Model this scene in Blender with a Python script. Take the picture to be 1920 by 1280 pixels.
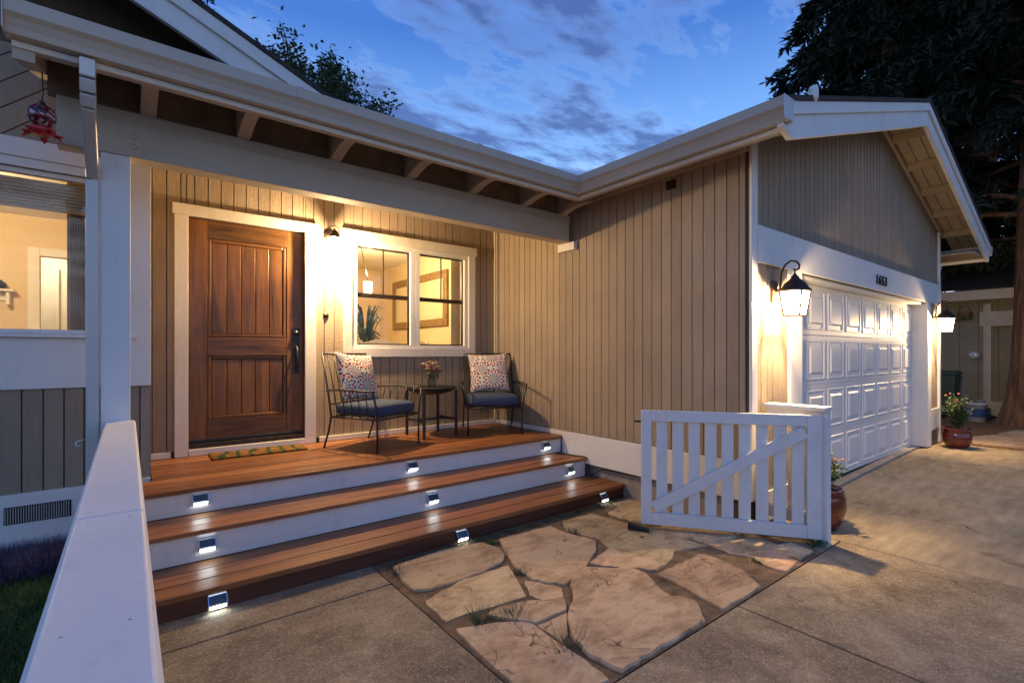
import bpy, bmesh, math, random
from mathutils import Vector, Matrix, noise as mnoise
rad = math.radians
random.seed(7)
sc = bpy.context.scene
for o in list(bpy.data.objects): bpy.data.objects.remove(o)
COL = sc.collection

# ------------------------------------------------------------------ camera
YAW = math.atan2(720, 922)
cam = bpy.data.cameras.new('camera'); camo = bpy.data.objects.new('camera', cam); COL.objects.link(camo)
cam.sensor_width = 36; cam.lens = 922 / 1920 * 36; cam.shift_y = 22 / 1920
cam.clip_start = 0.05; cam.clip_end = 2000
camo.location = (0, 0, 1.4); camo.rotation_euler = (rad(90), 0, -YAW)
sc.camera = camo

# ------------------------------------------------------------------ sky (dusk, after sunset: no sun left)
world = bpy.data.worlds.new('World'); sc.world = world; world.use_nodes = True
SKY_STRENGTH = 1.18
def build_sky():
    nt = world.node_tree; nt.nodes.clear(); L = nt.links.new
    def nd(t, **k):
        n = nt.nodes.new(t)
        for a, b in k.items(): setattr(n, a, b)
        return n
    def mth(op, a, b=None, clamp=False):
        n = nd('ShaderNodeMath', operation=op, use_clamp=clamp)
        for i, v in enumerate((a, b)):
            if v is None: continue
            if isinstance(v, (int, float)): n.inputs[i].default_value = v
            else: L(v, n.inputs[i])
        return n.outputs[0]
    def ramp(f, stops):
        r = nd('ShaderNodeValToRGB'); e = r.color_ramp.elements
        while len(e) < len(stops): e.new(.5)
        for k, (p, c) in zip(e, stops): k.position = p; k.color = (*c, 1)
        L(f, r.inputs[0]); return r.outputs[0]
    tc = nd('ShaderNodeTexCoord'); sp = nd('ShaderNodeSeparateXYZ'); L(tc.outputs['Generated'], sp.inputs[0])
    x, y, z = sp.outputs
    grad = ramp(mth('MAXIMUM', z, 0.0), [(0, (.62, .70, .86)), (.14, (.58, .72, .96)), (.28, (.42, .63, .92)), (.37, (.155, .33, .68)), (.54, (.046, .138, .44)), (.78, (.045, .145, .50)), (1, (.04, .13, .44))])
    zc = mth('MAXIMUM', z, 0.06)
    cv = nd('ShaderNodeCombineXYZ'); L(mth('DIVIDE', x, zc), cv.inputs[0]); L(mth('DIVIDE', y, zc), cv.inputs[1])
    mp = nd('ShaderNodeMapping'); L(cv.outputs[0], mp.inputs[0])
    mp.inputs['Rotation'].default_value = (0, 0, rad(-35)); mp.inputs['Scale'].default_value = (1.0, 1.9, 1); mp.inputs['Location'].default_value = (6.0, 2.0, 0)
    big = nd('ShaderNodeTexNoise'); L(mp.outputs[0], big.inputs['Vector']); big.inputs['Scale'].default_value = .55; big.inputs['Detail'].default_value = 2
    fine = nd('ShaderNodeTexNoise'); L(mp.outputs[0], fine.inputs['Vector']); fine.inputs['Scale'].default_value = 4.2; fine.inputs['Detail'].default_value = 8; fine.inputs['Roughness'].default_value = .58
    s = mth('ADD', mth('MULTIPLY', big.outputs[0], 1.15), mth('MULTIPLY', fine.outputs[0], .62))
    cover = ramp(s, [(.78, (0, 0, 0)), (.93, (1, 1, 1))])
    ccol = ramp(s, [(.78, (.29, .44, .72)), (.86, (.125, .215, .47)), (.96, (.055, .10, .27))])
    mx = nd('ShaderNodeMix', data_type='RGBA'); L(mth('MULTIPLY', cover, .85), mx.inputs['Factor']); L(grad, mx.inputs['A']); L(ccol, mx.inputs['B'])
    bg = nd('ShaderNodeBackground'); L(mx.outputs['Result'], bg.inputs[0]); bg.inputs[1].default_value = SKY_STRENGTH
    out = nd('ShaderNodeOutputWorld'); L(bg.outputs[0], out.inputs[0])
build_sky()
vs = sc.view_settings; vs.view_transform = 'Standard'; vs.look = 'None'; vs.exposure = 0.45; vs.gamma = 1; vs.use_curve_mapping = False
sc.render.engine = 'CYCLES'; sc.cycles.use_denoising = True; sc.cycles.max_bounces = 8; sc.cycles.sample_clamp_indirect = 4
WARM = (1, .67, .33)

# ------------------------------------------------------------------ materials
MATS = {}
class NT:
    def __init__(s, name):
        s.m = bpy.data.materials.new(name); s.m.use_nodes = True; s.t = s.m.node_tree; s.t.nodes.clear()
        s.out = s.n('ShaderNodeOutputMaterial')
    def n(s, t, **k):
        x = s.t.nodes.new(t)
        for a, b in k.items(): setattr(x, a, b)
        return x
    def l(s, a, b): s.t.links.new(a, b)
    def put(s, sock, v):
        if hasattr(v, 'is_linked') or isinstance(v, bpy.types.NodeSocket): s.l(v, sock)
        elif isinstance(v, (tuple, list)) and len(v) == 3 and sock.type == 'RGBA': sock.default_value = (*v, 1)
        else: sock.default_value = v
    def math(s, op, a, b=0.0, clamp=False):
        x = s.n('ShaderNodeMath', operation=op, use_clamp=clamp); s.put(x.inputs[0], a); s.put(x.inputs[1], b); return x.outputs[0]
    def mix(s, f, a, b, bt='MIX'):
        x = s.n('ShaderNodeMix', data_type='RGBA', blend_type=bt); s.put(x.inputs['Factor'], f); s.put(x.inputs['A'], a); s.put(x.inputs['B'], b); return x.outputs['Result']
    def ramp(s, f, stops):
        r = s.n('ShaderNodeValToRGB'); e = r.color_ramp.elements
        while len(e) < len(stops): e.new(.5)
        for k, (p, c) in zip(e, stops): k.position = p; k.color = (*c, 1)
        s.l(f, r.inputs[0]); return r.outputs[0]
    def pos(s, scale=(1, 1, 1), rot=(0, 0, 0), obj=False):
        if obj: g = s.n('ShaderNodeTexCoord').outputs['Object']
        else: g = s.n('ShaderNodeNewGeometry').outputs['Position']
        m = s.n('ShaderNodeMapping'); s.l(g, m.inputs[0]); m.inputs['Scale'].default_value = scale; m.inputs['Rotation'].default_value = rot; return m.outputs[0]
    def noise(s, vec, scale, detail=5, rough=.55, dist=0):
        x = s.n('ShaderNodeTexNoise'); s.l(vec, x.inputs['Vector']); x.inputs['Scale'].default_value = scale; x.inputs['Detail'].default_value = detail; x.inputs['Roughness'].default_value = rough; x.inputs['Distortion'].default_value = dist; return x.outputs[0]
    def rnd(s): return s.n('ShaderNodeObjectInfo').outputs['Random']
    def bsdf(s, col, rough=.6, bump=None, bstr=.3, bdist=.01, metal=0, spec=.5, **kw):
        b = s.n('ShaderNodeBsdfPrincipled'); s.put(b.inputs['Base Color'], col); s.put(b.inputs['Roughness'], rough); s.put(b.inputs['Metallic'], metal); b.inputs['Specular IOR Level'].default_value = spec
        for k, v in kw.items(): s.put(b.inputs[k.replace('_', ' ')], v)
        if bump is not None:
            bp = s.n('ShaderNodeBump'); bp.inputs['Strength'].default_value = bstr; bp.inputs['Distance'].default_value = bdist; s.l(bump, bp.inputs['Height']); s.l(bp.outputs[0], b.inputs['Normal'])
        s.l(b.outputs[0], s.out.inputs[0]); return s.m
def simple(name, c, rough=.6, var=.12, scale=6, stretch=(1, 1, 1), bstr=.15, bscale=60, bdist=.003, metal=0, spec=.5, rv=0.0, **kw):
    """paint or plain material: large soft variation, fine relief, small per-piece tint"""
    t = NT(name); p = t.pos(stretch); n1 = t.noise(p, scale, 6, .6); n2 = t.noise(p, bscale, 4, .6)
    lo = tuple(v * (1 - var) for v in c); hi = tuple(min(1, v * (1 + var)) for v in c)
    col = t.ramp(n1, [(.3, lo), (.7, hi)])
    if rv:
        f = t.math('ADD', t.math('MULTIPLY', t.rnd(), 2 * rv), 1 - rv)
        hs = t.n('ShaderNodeHueSaturation'); t.l(col, hs.inputs['Color']); t.l(f, hs.inputs['Value']); col = hs.outputs[0]
    MATS[name] = t.bsdf(col, rough, n2, bstr, bdist, metal, spec, **kw); return MATS[name]
def wood(name, dark, light, axis, rough=.45, rv=.15, grain=1.0, bstr=.25):
    t = NT(name); st = [14, 14, 14]; st['xyz'.index(axis)] = .9
    p = t.pos(tuple(st)); off = t.n('ShaderNodeVectorMath', operation='ADD'); t.l(p, off.inputs[0])
    cx = t.n('ShaderNodeCombineXYZ'); r = t.rnd()
    for i in range(3): t.l(t.math('MULTIPLY', r, 37.0 + 11 * i), cx.inputs[i])
    t.l(cx.outputs[0], off.inputs[1]); v = off.outputs[0]
    n1 = t.noise(v, 1.0 * grain, 7, .65, .8); n2 = t.noise(v, 5 * grain, 5, .6); n3 = t.noise(t.pos(), 3.0, 4)
    k = t.math('ADD', t.math('MULTIPLY', n1, .6), t.math('ADD', t.math('MULTIPLY', n2, .25), t.math('MULTIPLY', n3, .15)))
    col = t.ramp(k, [(.33, dark), (.5, tuple((a + b) / 2 for a, b in zip(dark, light))), (.66, light)])
    f = t.math('ADD', t.math('MULTIPLY', r, 2 * rv), 1 - rv)
    hs = t.n('ShaderNodeHueSaturation'); t.l(col, hs.inputs['Color']); t.l(f, hs.inputs['Value'])
    MATS[name] = t.bsdf(hs.outputs[0], t.math('ADD', t.math('MULTIPLY', n3, .3), rough - .15), k, bstr, .004); return MATS[name]
def emit(name, c, strength, trans=0.0):
    t = NT(name); e = t.n('ShaderNodeEmission'); e.inputs[0].default_value = (*c, 1); e.inputs[1].default_value = strength
    if trans:
        tr = t.n('ShaderNodeBsdfTransparent'); mx = t.n('ShaderNodeMixShader'); mx.inputs[0].default_value = trans
        t.l(e.outputs[0], mx.inputs[1]); t.l(tr.outputs[0], mx.inputs[2]); t.l(mx.outputs[0], t.out.inputs[0])
    else: t.l(e.outputs[0], t.out.inputs[0])
    MATS[name] = t.m; return t.m
def glass(name, tint=(1, 1, 1), refl=.08):
    t = NT(name); tr = t.n('ShaderNodeBsdfTransparent'); tr.inputs[0].default_value = (*tint, 1)
    g = t.n('ShaderNodeBsdfGlossy'); g.inputs['Roughness'].default_value = .03
    fr = t.n('ShaderNodeFresnel'); fr.inputs[0].default_value = 1.45
    mx = t.n('ShaderNodeMixShader'); t.l(t.math('MULTIPLY', fr.outputs[0], refl / .04 * .5, True), mx.inputs[0]); t.l(tr.outputs[0], mx.inputs[1]); t.l(g.outputs[0], mx.inputs[2]); t.l(mx.outputs[0], t.out.inputs[0])
    MATS[name] = t.m; return t.m
simple('siding', (.30, .245, .20), .75, .10, 3, (1, 1, 1), .5, 1.0, .004, rv=.05)
def siding_mat(name, c, axis):
    t = NT(name); st = [22, 22, 150]; p = t.pos(tuple(st)); p2 = t.pos((60, 60, 3))
    saw = t.noise(p, 1, 3, .6); gr = t.noise(p2, 1, 5, .6); big = t.noise(t.pos(), 2.2, 5)
    col = t.ramp(big, [(.3, tuple(v * .9 for v in c)), (.7, tuple(v * 1.1 for v in c))])
    col = t.mix(.18, col, t.ramp(gr, [(.3, tuple(v * .6 for v in c)), (.7, tuple(v * 1.3 for v in c))]))
    f = t.math('ADD', t.math('MULTIPLY', t.rnd(), .16), .92); hs = t.n('ShaderNodeHueSaturation'); t.l(col, hs.inputs['Color']); t.l(f, hs.inputs['Value'])
    MATS[name] = t.bsdf(hs.outputs[0], .78, t.math('ADD', saw, t.math('MULTIPLY', gr, .8)), .95, .006, spec=.3)
siding_mat('siding', (.335, .265, .195), 'z')
def white_mat(name, c=(.76, .75, .73), rough=.5, strength=.3):
    t = NT(name); big = t.noise(t.pos(), 2.0, 6, .6); gr = t.noise(t.pos((40, 40, 40)), 1, 4); saw = t.noise(t.pos((14, 14, 14)), 1, 6, .7)
    col = t.ramp(big, [(.25, tuple(v * .90 for v in c)), (.7, c)])
    dirt = t.noise(t.pos((3, 3, 1.2)), 2.5, 8, .7); col = t.mix(t.ramp(dirt, [(.56, (0, 0, 0)), (.78, (.42, .42, .42))]), col, (.40, .36, .30)); chip = t.noise(t.pos((9, 3, 9)), 6, 4, .7); col = t.mix(t.ramp(chip, [(.70, (0, 0, 0)), (.73, (.8, .8, .8))]), col, (.20, .17, .14))
    MATS[name] = t.bsdf(col, rough, t.math('ADD', gr, saw), strength, .003, spec=.4)
white_mat('white_paint'); white_mat('white_smooth', (.74, .74, .73), .38, .08); white_mat('trim_cream', (.74, .70, .63), .55, .5)
simple('gutter_paint', (.47, .42, .345), .38, .07, 2, bstr=.06)
simple('beam_paint', (.46, .40, .32), .7, .08, 2.5, bstr=.5, bscale=45, bdist=.004)
simple('soffit_paint', (.40, .32, .22), .75, .1, 3, bstr=.35, bscale=40)
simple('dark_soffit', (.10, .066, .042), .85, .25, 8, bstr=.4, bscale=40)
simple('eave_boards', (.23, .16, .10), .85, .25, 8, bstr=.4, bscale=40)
simple('groove', (.09, .07, .055), .9, .1)
simple('shingle', (.045, .036, .030), .92, .4, 18, bstr=.8, bscale=90, bdist=.01)
simple('metal_white', (.55, .55, .54), .32, .06, 3, bstr=.04, metal=.25)
simple('iron', (.018, .018, .020), .45, .3, 20, bstr=.2, bscale=120, bdist=.001)
simple('bronze', (.045, .032, .024), .42, .3, 14, bstr=.25, bscale=90, metal=.5)
simple('chrome', (.62, .65, .68), .22, .08, 8, bstr=.02, metal=1.0)
simple('solar', (.05, .075, .11), .12, .3, 30, bstr=.02)
simple('rubber', (.012, .012, .012), .7, .3, 20)
simple('navy', (.040, .062, .115), .9, .18, 5, bstr=.5, bscale=420, bdist=.002)
simple('concrete_foundation', (.30, .27, .24), .9, .2, 6, bstr=.5, bscale=50, bdist=.006)
simple('interior_wall', (.72, .57, .36), .8, .04, 1.2, bstr=.08, bscale=90)
simple('interior_white', (.80, .78, .72), .6, .03, 2)
simple('interior_floor', (.24, .15, .08), .45, .3, 4, (1, 8, 1))
simple('interior_ceiling', (.75, .72, .64), .9, .03, 2)
simple('mirror_frame', (.22, .13, .05), .45, .35, 14, bstr=.3)
simple('mirror_glass', (.66, .56, .38), .1, .04, 2)
simple('curtain', (.52, .45, .40), .9, .15, 8, (1, 1, .2), .4, 60)
simple('blind', (.46, .40, .33), .7, .25, 30, (1, 1, 9))
simple('cabinet', (.13, .065, .04), .5, .3, 6)
simple('foliage_dark', (.028, .042, .024), .8, .6, 2.5, rv=.1)
simple('foliage_tree', (.055, .105, .040), .7, .5, 2.0, rv=.1)
simple('leaf', (.060, .105, .035), .5, .45, 14, rv=.2)
simple('leaf_indoor', (.055, .10, .03), .5, .4, 10)
simple('stem', (.07, .07, .03), .7, .3, 10)
simple('grass', (.060, .105, .024), .8, .55, 3.5)
simple('dry_grass', (.14, .13, .06), .85, .5, 9)
simple('lavender', (.115, .095, .17), .9, .5, 8)
simple('soil', (.085, .058, .036), .95, .5, 9, bstr=.9, bscale=70, bdist=.015)
simple('joint_sand', (.17, .115, .07), .95, .5, 9, bstr=.9, bscale=70, bdist=.015)
simple('lawn_soil', (.020, .028, .012), .95, .5, 9, bstr=.9, bscale=70, bdist=.01)
simple('mulch', (.30, .165, .07), .95, .55, 22, (1, 3, 1), .9, 80, .02)
simple('pot_red', (.11, .017, .010), .18, .35, 5, bstr=.08, bscale=20, Coat_Weight=.5)
simple('pot_soil', (.03, .02, .014), .95, .4, 30)
simple('petal_pink', (.62, .28, .24), .7, .3, 30); simple('petal_yellow', (.70, .42, .04), .7, .2, 30); simple('petal_cream', (.75, .66, .42), .7, .2, 30); simple('petal_magenta', (.36, .03, .12), .7, .2, 30)
simple('feeder_red', (.45, .02, .02), .25, .2, 10); simple('digit', (.012, .012, .012), .5, .1)
simple('bin_green', (.03, .06, .04), .5, .2, 6); simple('bucket_white', (.60, .60, .58), .5, .12, 8); simple('label_blue', (.03, .07, .18), .5, .2, 10)
simple('neighbour_siding', (.27, .235, .165), .85, .12, 3, bstr=.4, bscale=40); simple('neighbour_trim', (.52, .45, .35), .8, .1, 4)
simple('mat_coir', (.24, .13, .045), .95, .45, 40, bstr=.9, bscale=200, bdist=.006)
glass('pane_glass', (1, .98, .94)); glass('jar_glass', (.96, .98, .97), .1)
emit('bulb', (1, .80, .52), 28); emit('frosted', (1, .80, .52), 36, .5); emit('jar_glow', (1, .80, .52), 60, .55); emit('shade_glow', (1, .85, .6), 4, .5); emit('led', (.86, .98, 1), 14)
def speckled_feeder():
    t = NT('feeder_glass'); v = t.n('ShaderNodeTexVoronoi'); v.inputs['Scale'].default_value = 70; t.l(t.pos(), v.inputs['Vector'])
    sp = t.n('ShaderNodeSeparateColor'); t.l(v.outputs['Color'], sp.inputs[0])
    MATS['feeder_glass'] = t.bsdf(t.ramp(sp.outputs[0], [(.35, (.07, .008, .012)), (.6, (.34, .02, .02)), (.75, (.55, .42, .42)), (.92, (.06, .03, .06))]), .12)
speckled_feeder()
wood('deck', (.10, .032, .012), (.40, .165, .056), 'x', .42, .32, 1.0, .2)
wood('deck_dark', (.05, .014, .009), (.12, .035, .018), 'x', .5, .1)
wood('door_wood', (.012, .005, .002), (.225, .092, .024), 'z', .33, .16, .8, .18)
wood('door_wood_cross', (.012, .005, .002), (.190, .078, .021), 'x', .33, .12, .8, .18)
def bark():
    t = NT('bark'); n1 = t.noise(t.pos((7, 7, .7)), 1, 8, .7, .5); n2 = t.noise(t.pos(), 5, 5)
    MATS['bark'] = t.bsdf(t.ramp(n1, [(.35, (.05, .026, .014)), (.65, (.30, .145, .068))]), .95, t.math('ADD', n1, t.math('MULTIPLY', n2, .2)), 1.0, .06)
bark()
def stains(t, p, col):
    oil = t.ramp(t.noise(p, 2.7, 5, .6, .8), [(.62, (0, 0, 0)), (.74, (.55, .55, .55))]); col = t.mix(oil, col, (.055, .043, .03))
    nv = t.n('ShaderNodeTexNoise'); t.l(p, nv.inputs['Vector']); nv.inputs['Scale'].default_value = 3; sv = t.n('ShaderNodeVectorMath', operation='SCALE'); t.l(nv.outputs['Color'], sv.inputs[0]); sv.inputs['Scale'].default_value = .45; ad = t.n('ShaderNodeVectorMath', operation='ADD'); t.l(p, ad.inputs[0]); t.l(sv.outputs[0], ad.inputs[1])
    v = t.n('ShaderNodeTexVoronoi', feature='DISTANCE_TO_EDGE'); t.l(ad.outputs[0], v.inputs['Vector']); v.inputs['Scale'].default_value = .75
    crk = t.math('MAXIMUM', t.ramp(v.outputs['Distance'], [(0, (0, 0, 0)), (.006, (1, 1, 1))]), t.ramp(t.noise(p, .8, 2), [(.50, (1, 1, 1)), (.56, (0, 0, 0))]))
    return t.mix(crk, (.05, .038, .026), col)
def aggregate():
    t = NT('aggregate'); p = t.pos(); v = t.n('ShaderNodeTexVoronoi'); v.inputs['Scale'].default_value = 125; t.l(p, v.inputs['Vector'])
    big = t.noise(p, 1.9, 7, .66, .5); mid = t.noise(p, 7, 6, .68); fine = t.noise(p, 190, 3, .7)
    base = t.ramp(t.math('ADD', t.math('MULTIPLY', big, .65), t.math('MULTIPLY', mid, .35)), [(.37, (.15, .11, .068)), (.5, (.31, .24, .15)), (.63, (.50, .40, .26))])
    sp = t.n('ShaderNodeSeparateColor'); t.l(v.outputs['Color'], sp.inputs[0])
    col = t.mix(.36, base, t.ramp(sp.outputs[0], [(.0, (.035, .03, .028)), (.4, (.15, .12, .09)), (.8, (.26, .22, .165)), (1, (.50, .46, .40))]))
    col = stains(t, p, col); MATS['aggregate'] = t.bsdf(col, .85, t.math('ADD', v.outputs['Distance'], fine), .55, .004, spec=.35)
def broom():
    t = NT('broom_concrete'); p = t.pos(); big = t.noise(p, .9, 8, .65, .6); st = t.noise(t.pos((2, 9, 2), (0, 0, rad(18))), 1.2, 6, .7); fine = t.noise(p, 130, 4, .7)
    k = t.math('ADD', t.math('MULTIPLY', big, .5), t.math('MULTIPLY', st, .5))
    col = t.ramp(k, [(.36, (.16, .12, .072)), (.5, (.33, .26, .165)), (.64, (.50, .41, .27))])
    MATS['broom_concrete'] = t.bsdf(stains(t, p, t.mix(.25, col, t.ramp(fine, [(.3, (.08, .07, .05)), (.7, (.36, .31, .24))]))), .85, t.math('ADD', t.math('MULTIPLY', st, .6), fine), .35, .005)
def flag():
    t = NT('flagstone'); p = t.pos(); big = t.noise(p, 2.2, 7, .6, .6); mid = t.noise(t.pos((1, 2.2, 1), (0, 0, .6)), 5, 8, .68, 1.2); fine = t.noise(p, 60, 5, .7)
    k = t.math('ADD', t.math('MULTIPLY', big, .5), t.math('MULTIPLY', mid, .5))
    col = t.ramp(k, [(.36, (.25, .165, .095)), (.46, (.45, .32, .19)), (.56, (.62, .465, .285)), (.70, (.50, .40, .28))])
    hs = t.n('ShaderNodeHueSaturation'); t.l(col, hs.inputs['Color']); t.l(t.math('ADD', t.math('MULTIPLY', t.rnd(), .34), .80), hs.inputs['Value']); t.l(t.math('ADD', t.math('MULTIPLY', t.math('FRACT', t.math('MULTIPLY', t.rnd(), 7.3)), .03), .485), hs.inputs['Hue'])
    v = t.n('ShaderNodeTexVoronoi', feature='DISTANCE_TO_EDGE'); wv = t.n('ShaderNodeVectorMath', operation='ADD'); t.l(p, wv.inputs[0])
    nv = t.n('ShaderNodeTexNoise'); t.l(p, nv.inputs['Vector']); nv.inputs['Scale'].default_value = 4; sc_ = t.n('ShaderNodeVectorMath', operation='SCALE'); t.l(nv.outputs['Color'], sc_.inputs[0]); sc_.inputs['Scale'].default_value = .5; t.l(sc_.outputs[0], wv.inputs[1]); t.l(wv.outputs[0], v.inputs['Vector']); v.inputs['Scale'].default_value = 2.6
    crack = t.ramp(v.outputs['Distance'], [(.0, (0, 0, 0)), (.012, (1, 1, 1))]); gate = t.ramp(t.noise(p, 3.1, 2), [(.52, (1, 1, 1)), (.58, (0, 0, 0))])
    crk = t.math('MAXIMUM', crack, gate)
    col = t.mix(crk, (.10, .06, .04), hs.outputs[0])
    terr = t.math('SNAP', mid, .07)
    MATS['flagstone'] = t.bsdf(col, .8, t.math('ADD', t.math('ADD', terr, t.math('MULTIPLY', fine, .12)), t.math('MULTIPLY', crk, .25)), .5, .02, spec=.35)
aggregate(); broom(); flag()
def pillow_mat():
    t = NT('pillow_print'); uv = t.n('ShaderNodeTexCoord').outputs['UV']
    def med(off, rmax, n):
        m = t.n('ShaderNodeMapping'); t.l(uv, m.inputs[0]); m.inputs['Scale'].default_value = (1.7, 1.7, 1); m.inputs['Location'].default_value = (off, off - .5, 0)
        fr = t.n('ShaderNodeVectorMath', operation='FRACTION'); t.l(m.outputs[0], fr.inputs[0])
        sp = t.n('ShaderNodeSeparateXYZ'); t.l(fr.outputs[0], sp.inputs[0]); a = t.math('SUBTRACT', sp.outputs[0], .5); b = t.math('SUBTRACT', sp.outputs[1], .5)
        r = t.math('DIVIDE', t.math('SQRT', t.math('ADD', t.math('MULTIPLY', a, a), t.math('MULTIPLY', b, b))), rmax); th = t.math('ARCTAN2', b, a)
        pet = t.math('COSINE', t.math('MULTIPLY', th, n)); dots = t.math('COSINE', t.math('MULTIPLY', th, n))
        def band(lo, hi): return t.math('MULTIPLY', t.math('GREATER_THAN', r, lo), t.math('LESS_THAN', r, hi))
        navy = t.math('MULTIPLY', band(.14, .58), t.math('GREATER_THAN', pet, .25)); navy2 = t.math('MULTIPLY', band(.86, 1.0), t.math('LESS_THAN', dots, -.1))
        red = t.math('MULTIPLY', band(.64, .84), t.math('GREATER_THAN', dots, .0)); core = t.math('LESS_THAN', r, .08)
        return t.math('MAXIMUM', navy, navy2), t.math('MAXIMUM', red, core)
    n1, r1 = med(.5, .46, 14); n2, r2 = med(1.0, .30, 11)
    w = t.noise(uv, 30, 3)
    col = t.mix(t.math('MAXIMUM', n1, n2), t.ramp(w, [(.3, (.60, .56, .50)), (.7, (.74, .70, .63))]), (.035, .045, .12))
    col = t.mix(t.math('MAXIMUM', r1, r2), col, (.50, .085, .03))
    MATS['pillow_print'] = t.bsdf(col, .9, t.noise(t.pos(), 500, 2), .3, .001, spec=.2)
pillow_mat()

# ------------------------------------------------------------------ mesh helpers
class MB:
    def __init__(s): s.v = []; s.f = []; s.sm = []
    def add(s, vs, fs, smooth=False):
        b = len(s.v); s.v += [tuple(v) for v in vs]; s.f += [tuple(b + i for i in f) for f in fs]; s.sm += [smooth] * len(fs); return s
    def box(s, x0, x1, y0, y1, z0, z1):
        return s.add([(x, y, z) for x in (x0, x1) for y in (y0, y1) for z in (z0, z1)], [(0, 1, 3, 2), (4, 6, 7, 5), (0, 4, 5, 1), (2, 3, 7, 6), (0, 2, 6, 4), (1, 5, 7, 3)])
    def bar(s, a, b, w, h, up=(0, 0, 1)):
        a, b = Vector(a), Vector(b); d = (b - a).normalized(); r = d.cross(Vector(up)).normalized(); u = r.cross(d)
        vs = [p + r * i * w / 2 + u * j * h / 2 for p in (a, b) for i, j in ((-1, -1), (1, -1), (1, 1), (-1, 1))]
        return s.add(vs, [(0, 3, 2, 1), (4, 5, 6, 7), (0, 1, 5, 4), (1, 2, 6, 5), (2, 3, 7, 6), (3, 0, 4, 7)])
    def prism(s, poly, axis, a, b):
        """2-D polygon extruded along axis: axis y -> (x,z), x -> (y,z), z -> (x,y)"""
        def P(p, t): return {'y': (p[0], t, p[1]), 'x': (t, p[0], p[1]), 'z': (p[0], p[1], t)}[axis]
        n = len(poly); vs = [P(p, a) for p in poly] + [P(p, b) for p in poly]
        return s.add(vs, [tuple(range(n)), tuple(range(2 * n - 1, n - 1, -1))] + [(i, (i + 1) % n, n + (i + 1) % n, n + i) for i in range(n)])
    def tube(s, pts, r, n=8, cap=True):
        pts = [Vector(p) for p in pts]; rs = r if isinstance(r, (list, tuple)) else [r] * len(pts); rings = []; ref = None
        for i, p in enumerate(pts):
            d = (pts[min(i + 1, len(pts) - 1)] - pts[max(i - 1, 0)]).normalized()
            if ref is None: ref = d.orthogonal().normalized()
            ref = (ref - d * ref.dot(d)); ref = ref.normalized() if ref.length > 1e-6 else d.orthogonal().normalized(); q = d.cross(ref)
            rings.append([p + (ref * math.cos(t) + q * math.sin(t)) * rs[i] for t in [2 * math.pi * k / n for k in range(n)]])
        vs = [v for R in rings for v in R]; fs = [(i * n + k, i * n + (k + 1) % n, (i + 1) * n + (k + 1) % n, (i + 1) * n + k) for i in range(len(pts) - 1) for k in range(n)]
        if cap: fs += [tuple(range(n))[::-1], tuple(range((len(pts) - 1) * n, len(pts) * n))]
        return s.add(vs, fs, True)
    def lathe(s, prof, c=(0, 0, 0), n=24, caps=True):
        vs = [(c[0] + r * math.cos(2 * math.pi * k / n), c[1] + r * math.sin(2 * math.pi * k / n), c[2] + z) for r, z in prof for k in range(n)]
        fs = [(i * n + k, i * n + (k + 1) % n, (i + 1) * n + (k + 1) % n, (i + 1) * n + k) for i in range(len(prof) - 1) for k in range(n)]
        if caps: fs += [tuple(range(n))[::-1], tuple(range((len(prof) - 1) * n, len(prof) * n))]
        return s.add(vs, fs, True)
    def ball(s, c, r, nu=10, nv=7):
        prof = [(max(1e-4, math.sin(math.pi * i / nv)) * (r if not isinstance(r, tuple) else r[0]), -math.cos(math.pi * i / nv) * (r if not isinstance(r, tuple) else r[1])) for i in range(nv + 1)]
        return s.lathe(prof, c, nu, False)
    def leaf(s, p, d, up, ln, w):
        p, d = Vector(p), Vector(d).normalized(); r = d.cross(Vector(up)); r = r.normalized() if r.length > 1e-5 else d.orthogonal().normalized(); u = r.cross(d)
        return s.add([p, p + d * ln * .5 + r * w / 2 + u * ln * .08, p + d * ln, p + d * ln * .5 - r * w / 2 + u * ln * .08], [(0, 1, 2, 3)])
    def build(s, name, mat, parent=None, local=False, bevel=0, recalc=True, center=True):
        me = bpy.data.meshes.new(name); off = Vector((0, 0, 0))
        if center and s.v:
            lo = [min(v[i] for v in s.v) for i in range(3)]; hi = [max(v[i] for v in s.v) for i in range(3)]; off = Vector(((lo[0] + hi[0]) / 2, (lo[1] + hi[1]) / 2, lo[2]))
        me.from_pydata([tuple(Vector(v) - off) for v in s.v], [], s.f)
        for p, f in zip(me.polygons, s.sm): p.use_smooth = f
        if recalc:
            bm = bmesh.new(); bm.from_mesh(me); bmesh.ops.recalc_face_normals(bm, faces=bm.faces); bm.to_mesh(me); bm.free()
        me.materials.append(MATS[mat]); o = bpy.data.objects.new(name, me); COL.objects.link(o)
        o.location = off
        if parent:
            o.parent = parent
            if not local:
                w = Vector((0, 0, 0)); q = parent
                while q: w += q.location; q = q.parent
                o.location = off - w
        if bevel:
            m = o.modifiers.new('bevel', 'BEVEL'); m.width = bevel; m.segments = 2; m.limit_method = 'ANGLE'; m.angle_limit = rad(40)
        return o
def box(name, mat, parent, x0, x1, y0, y1, z0, z1, bevel=.003, **k): return MB().box(x0, x1, y0, y1, z0, z1).build(name, mat, parent, bevel=bevel, **k)
def tag(o, label, cat, group=None, kind=None):
    if label: o['label'] = label
    if cat: o['category'] = cat
    if group: o['group'] = group
    if kind: o['kind'] = kind
    return o
def empty(name, loc, label, cat, group=None, rz=0):
    o = bpy.data.objects.new(name, None); COL.objects.link(o); o.location = loc; o.rotation_euler = (0, 0, rz); o.empty_display_size = .1
    return tag(o, label, cat, group)
def structure(o): o['kind'] = 'structure'; return o
def copy_tree(o, parent=None):
    c = o.copy(); COL.objects.link(c); c.parent = parent
    for ch in o.children: copy_tree(ch, c)
    return c
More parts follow.
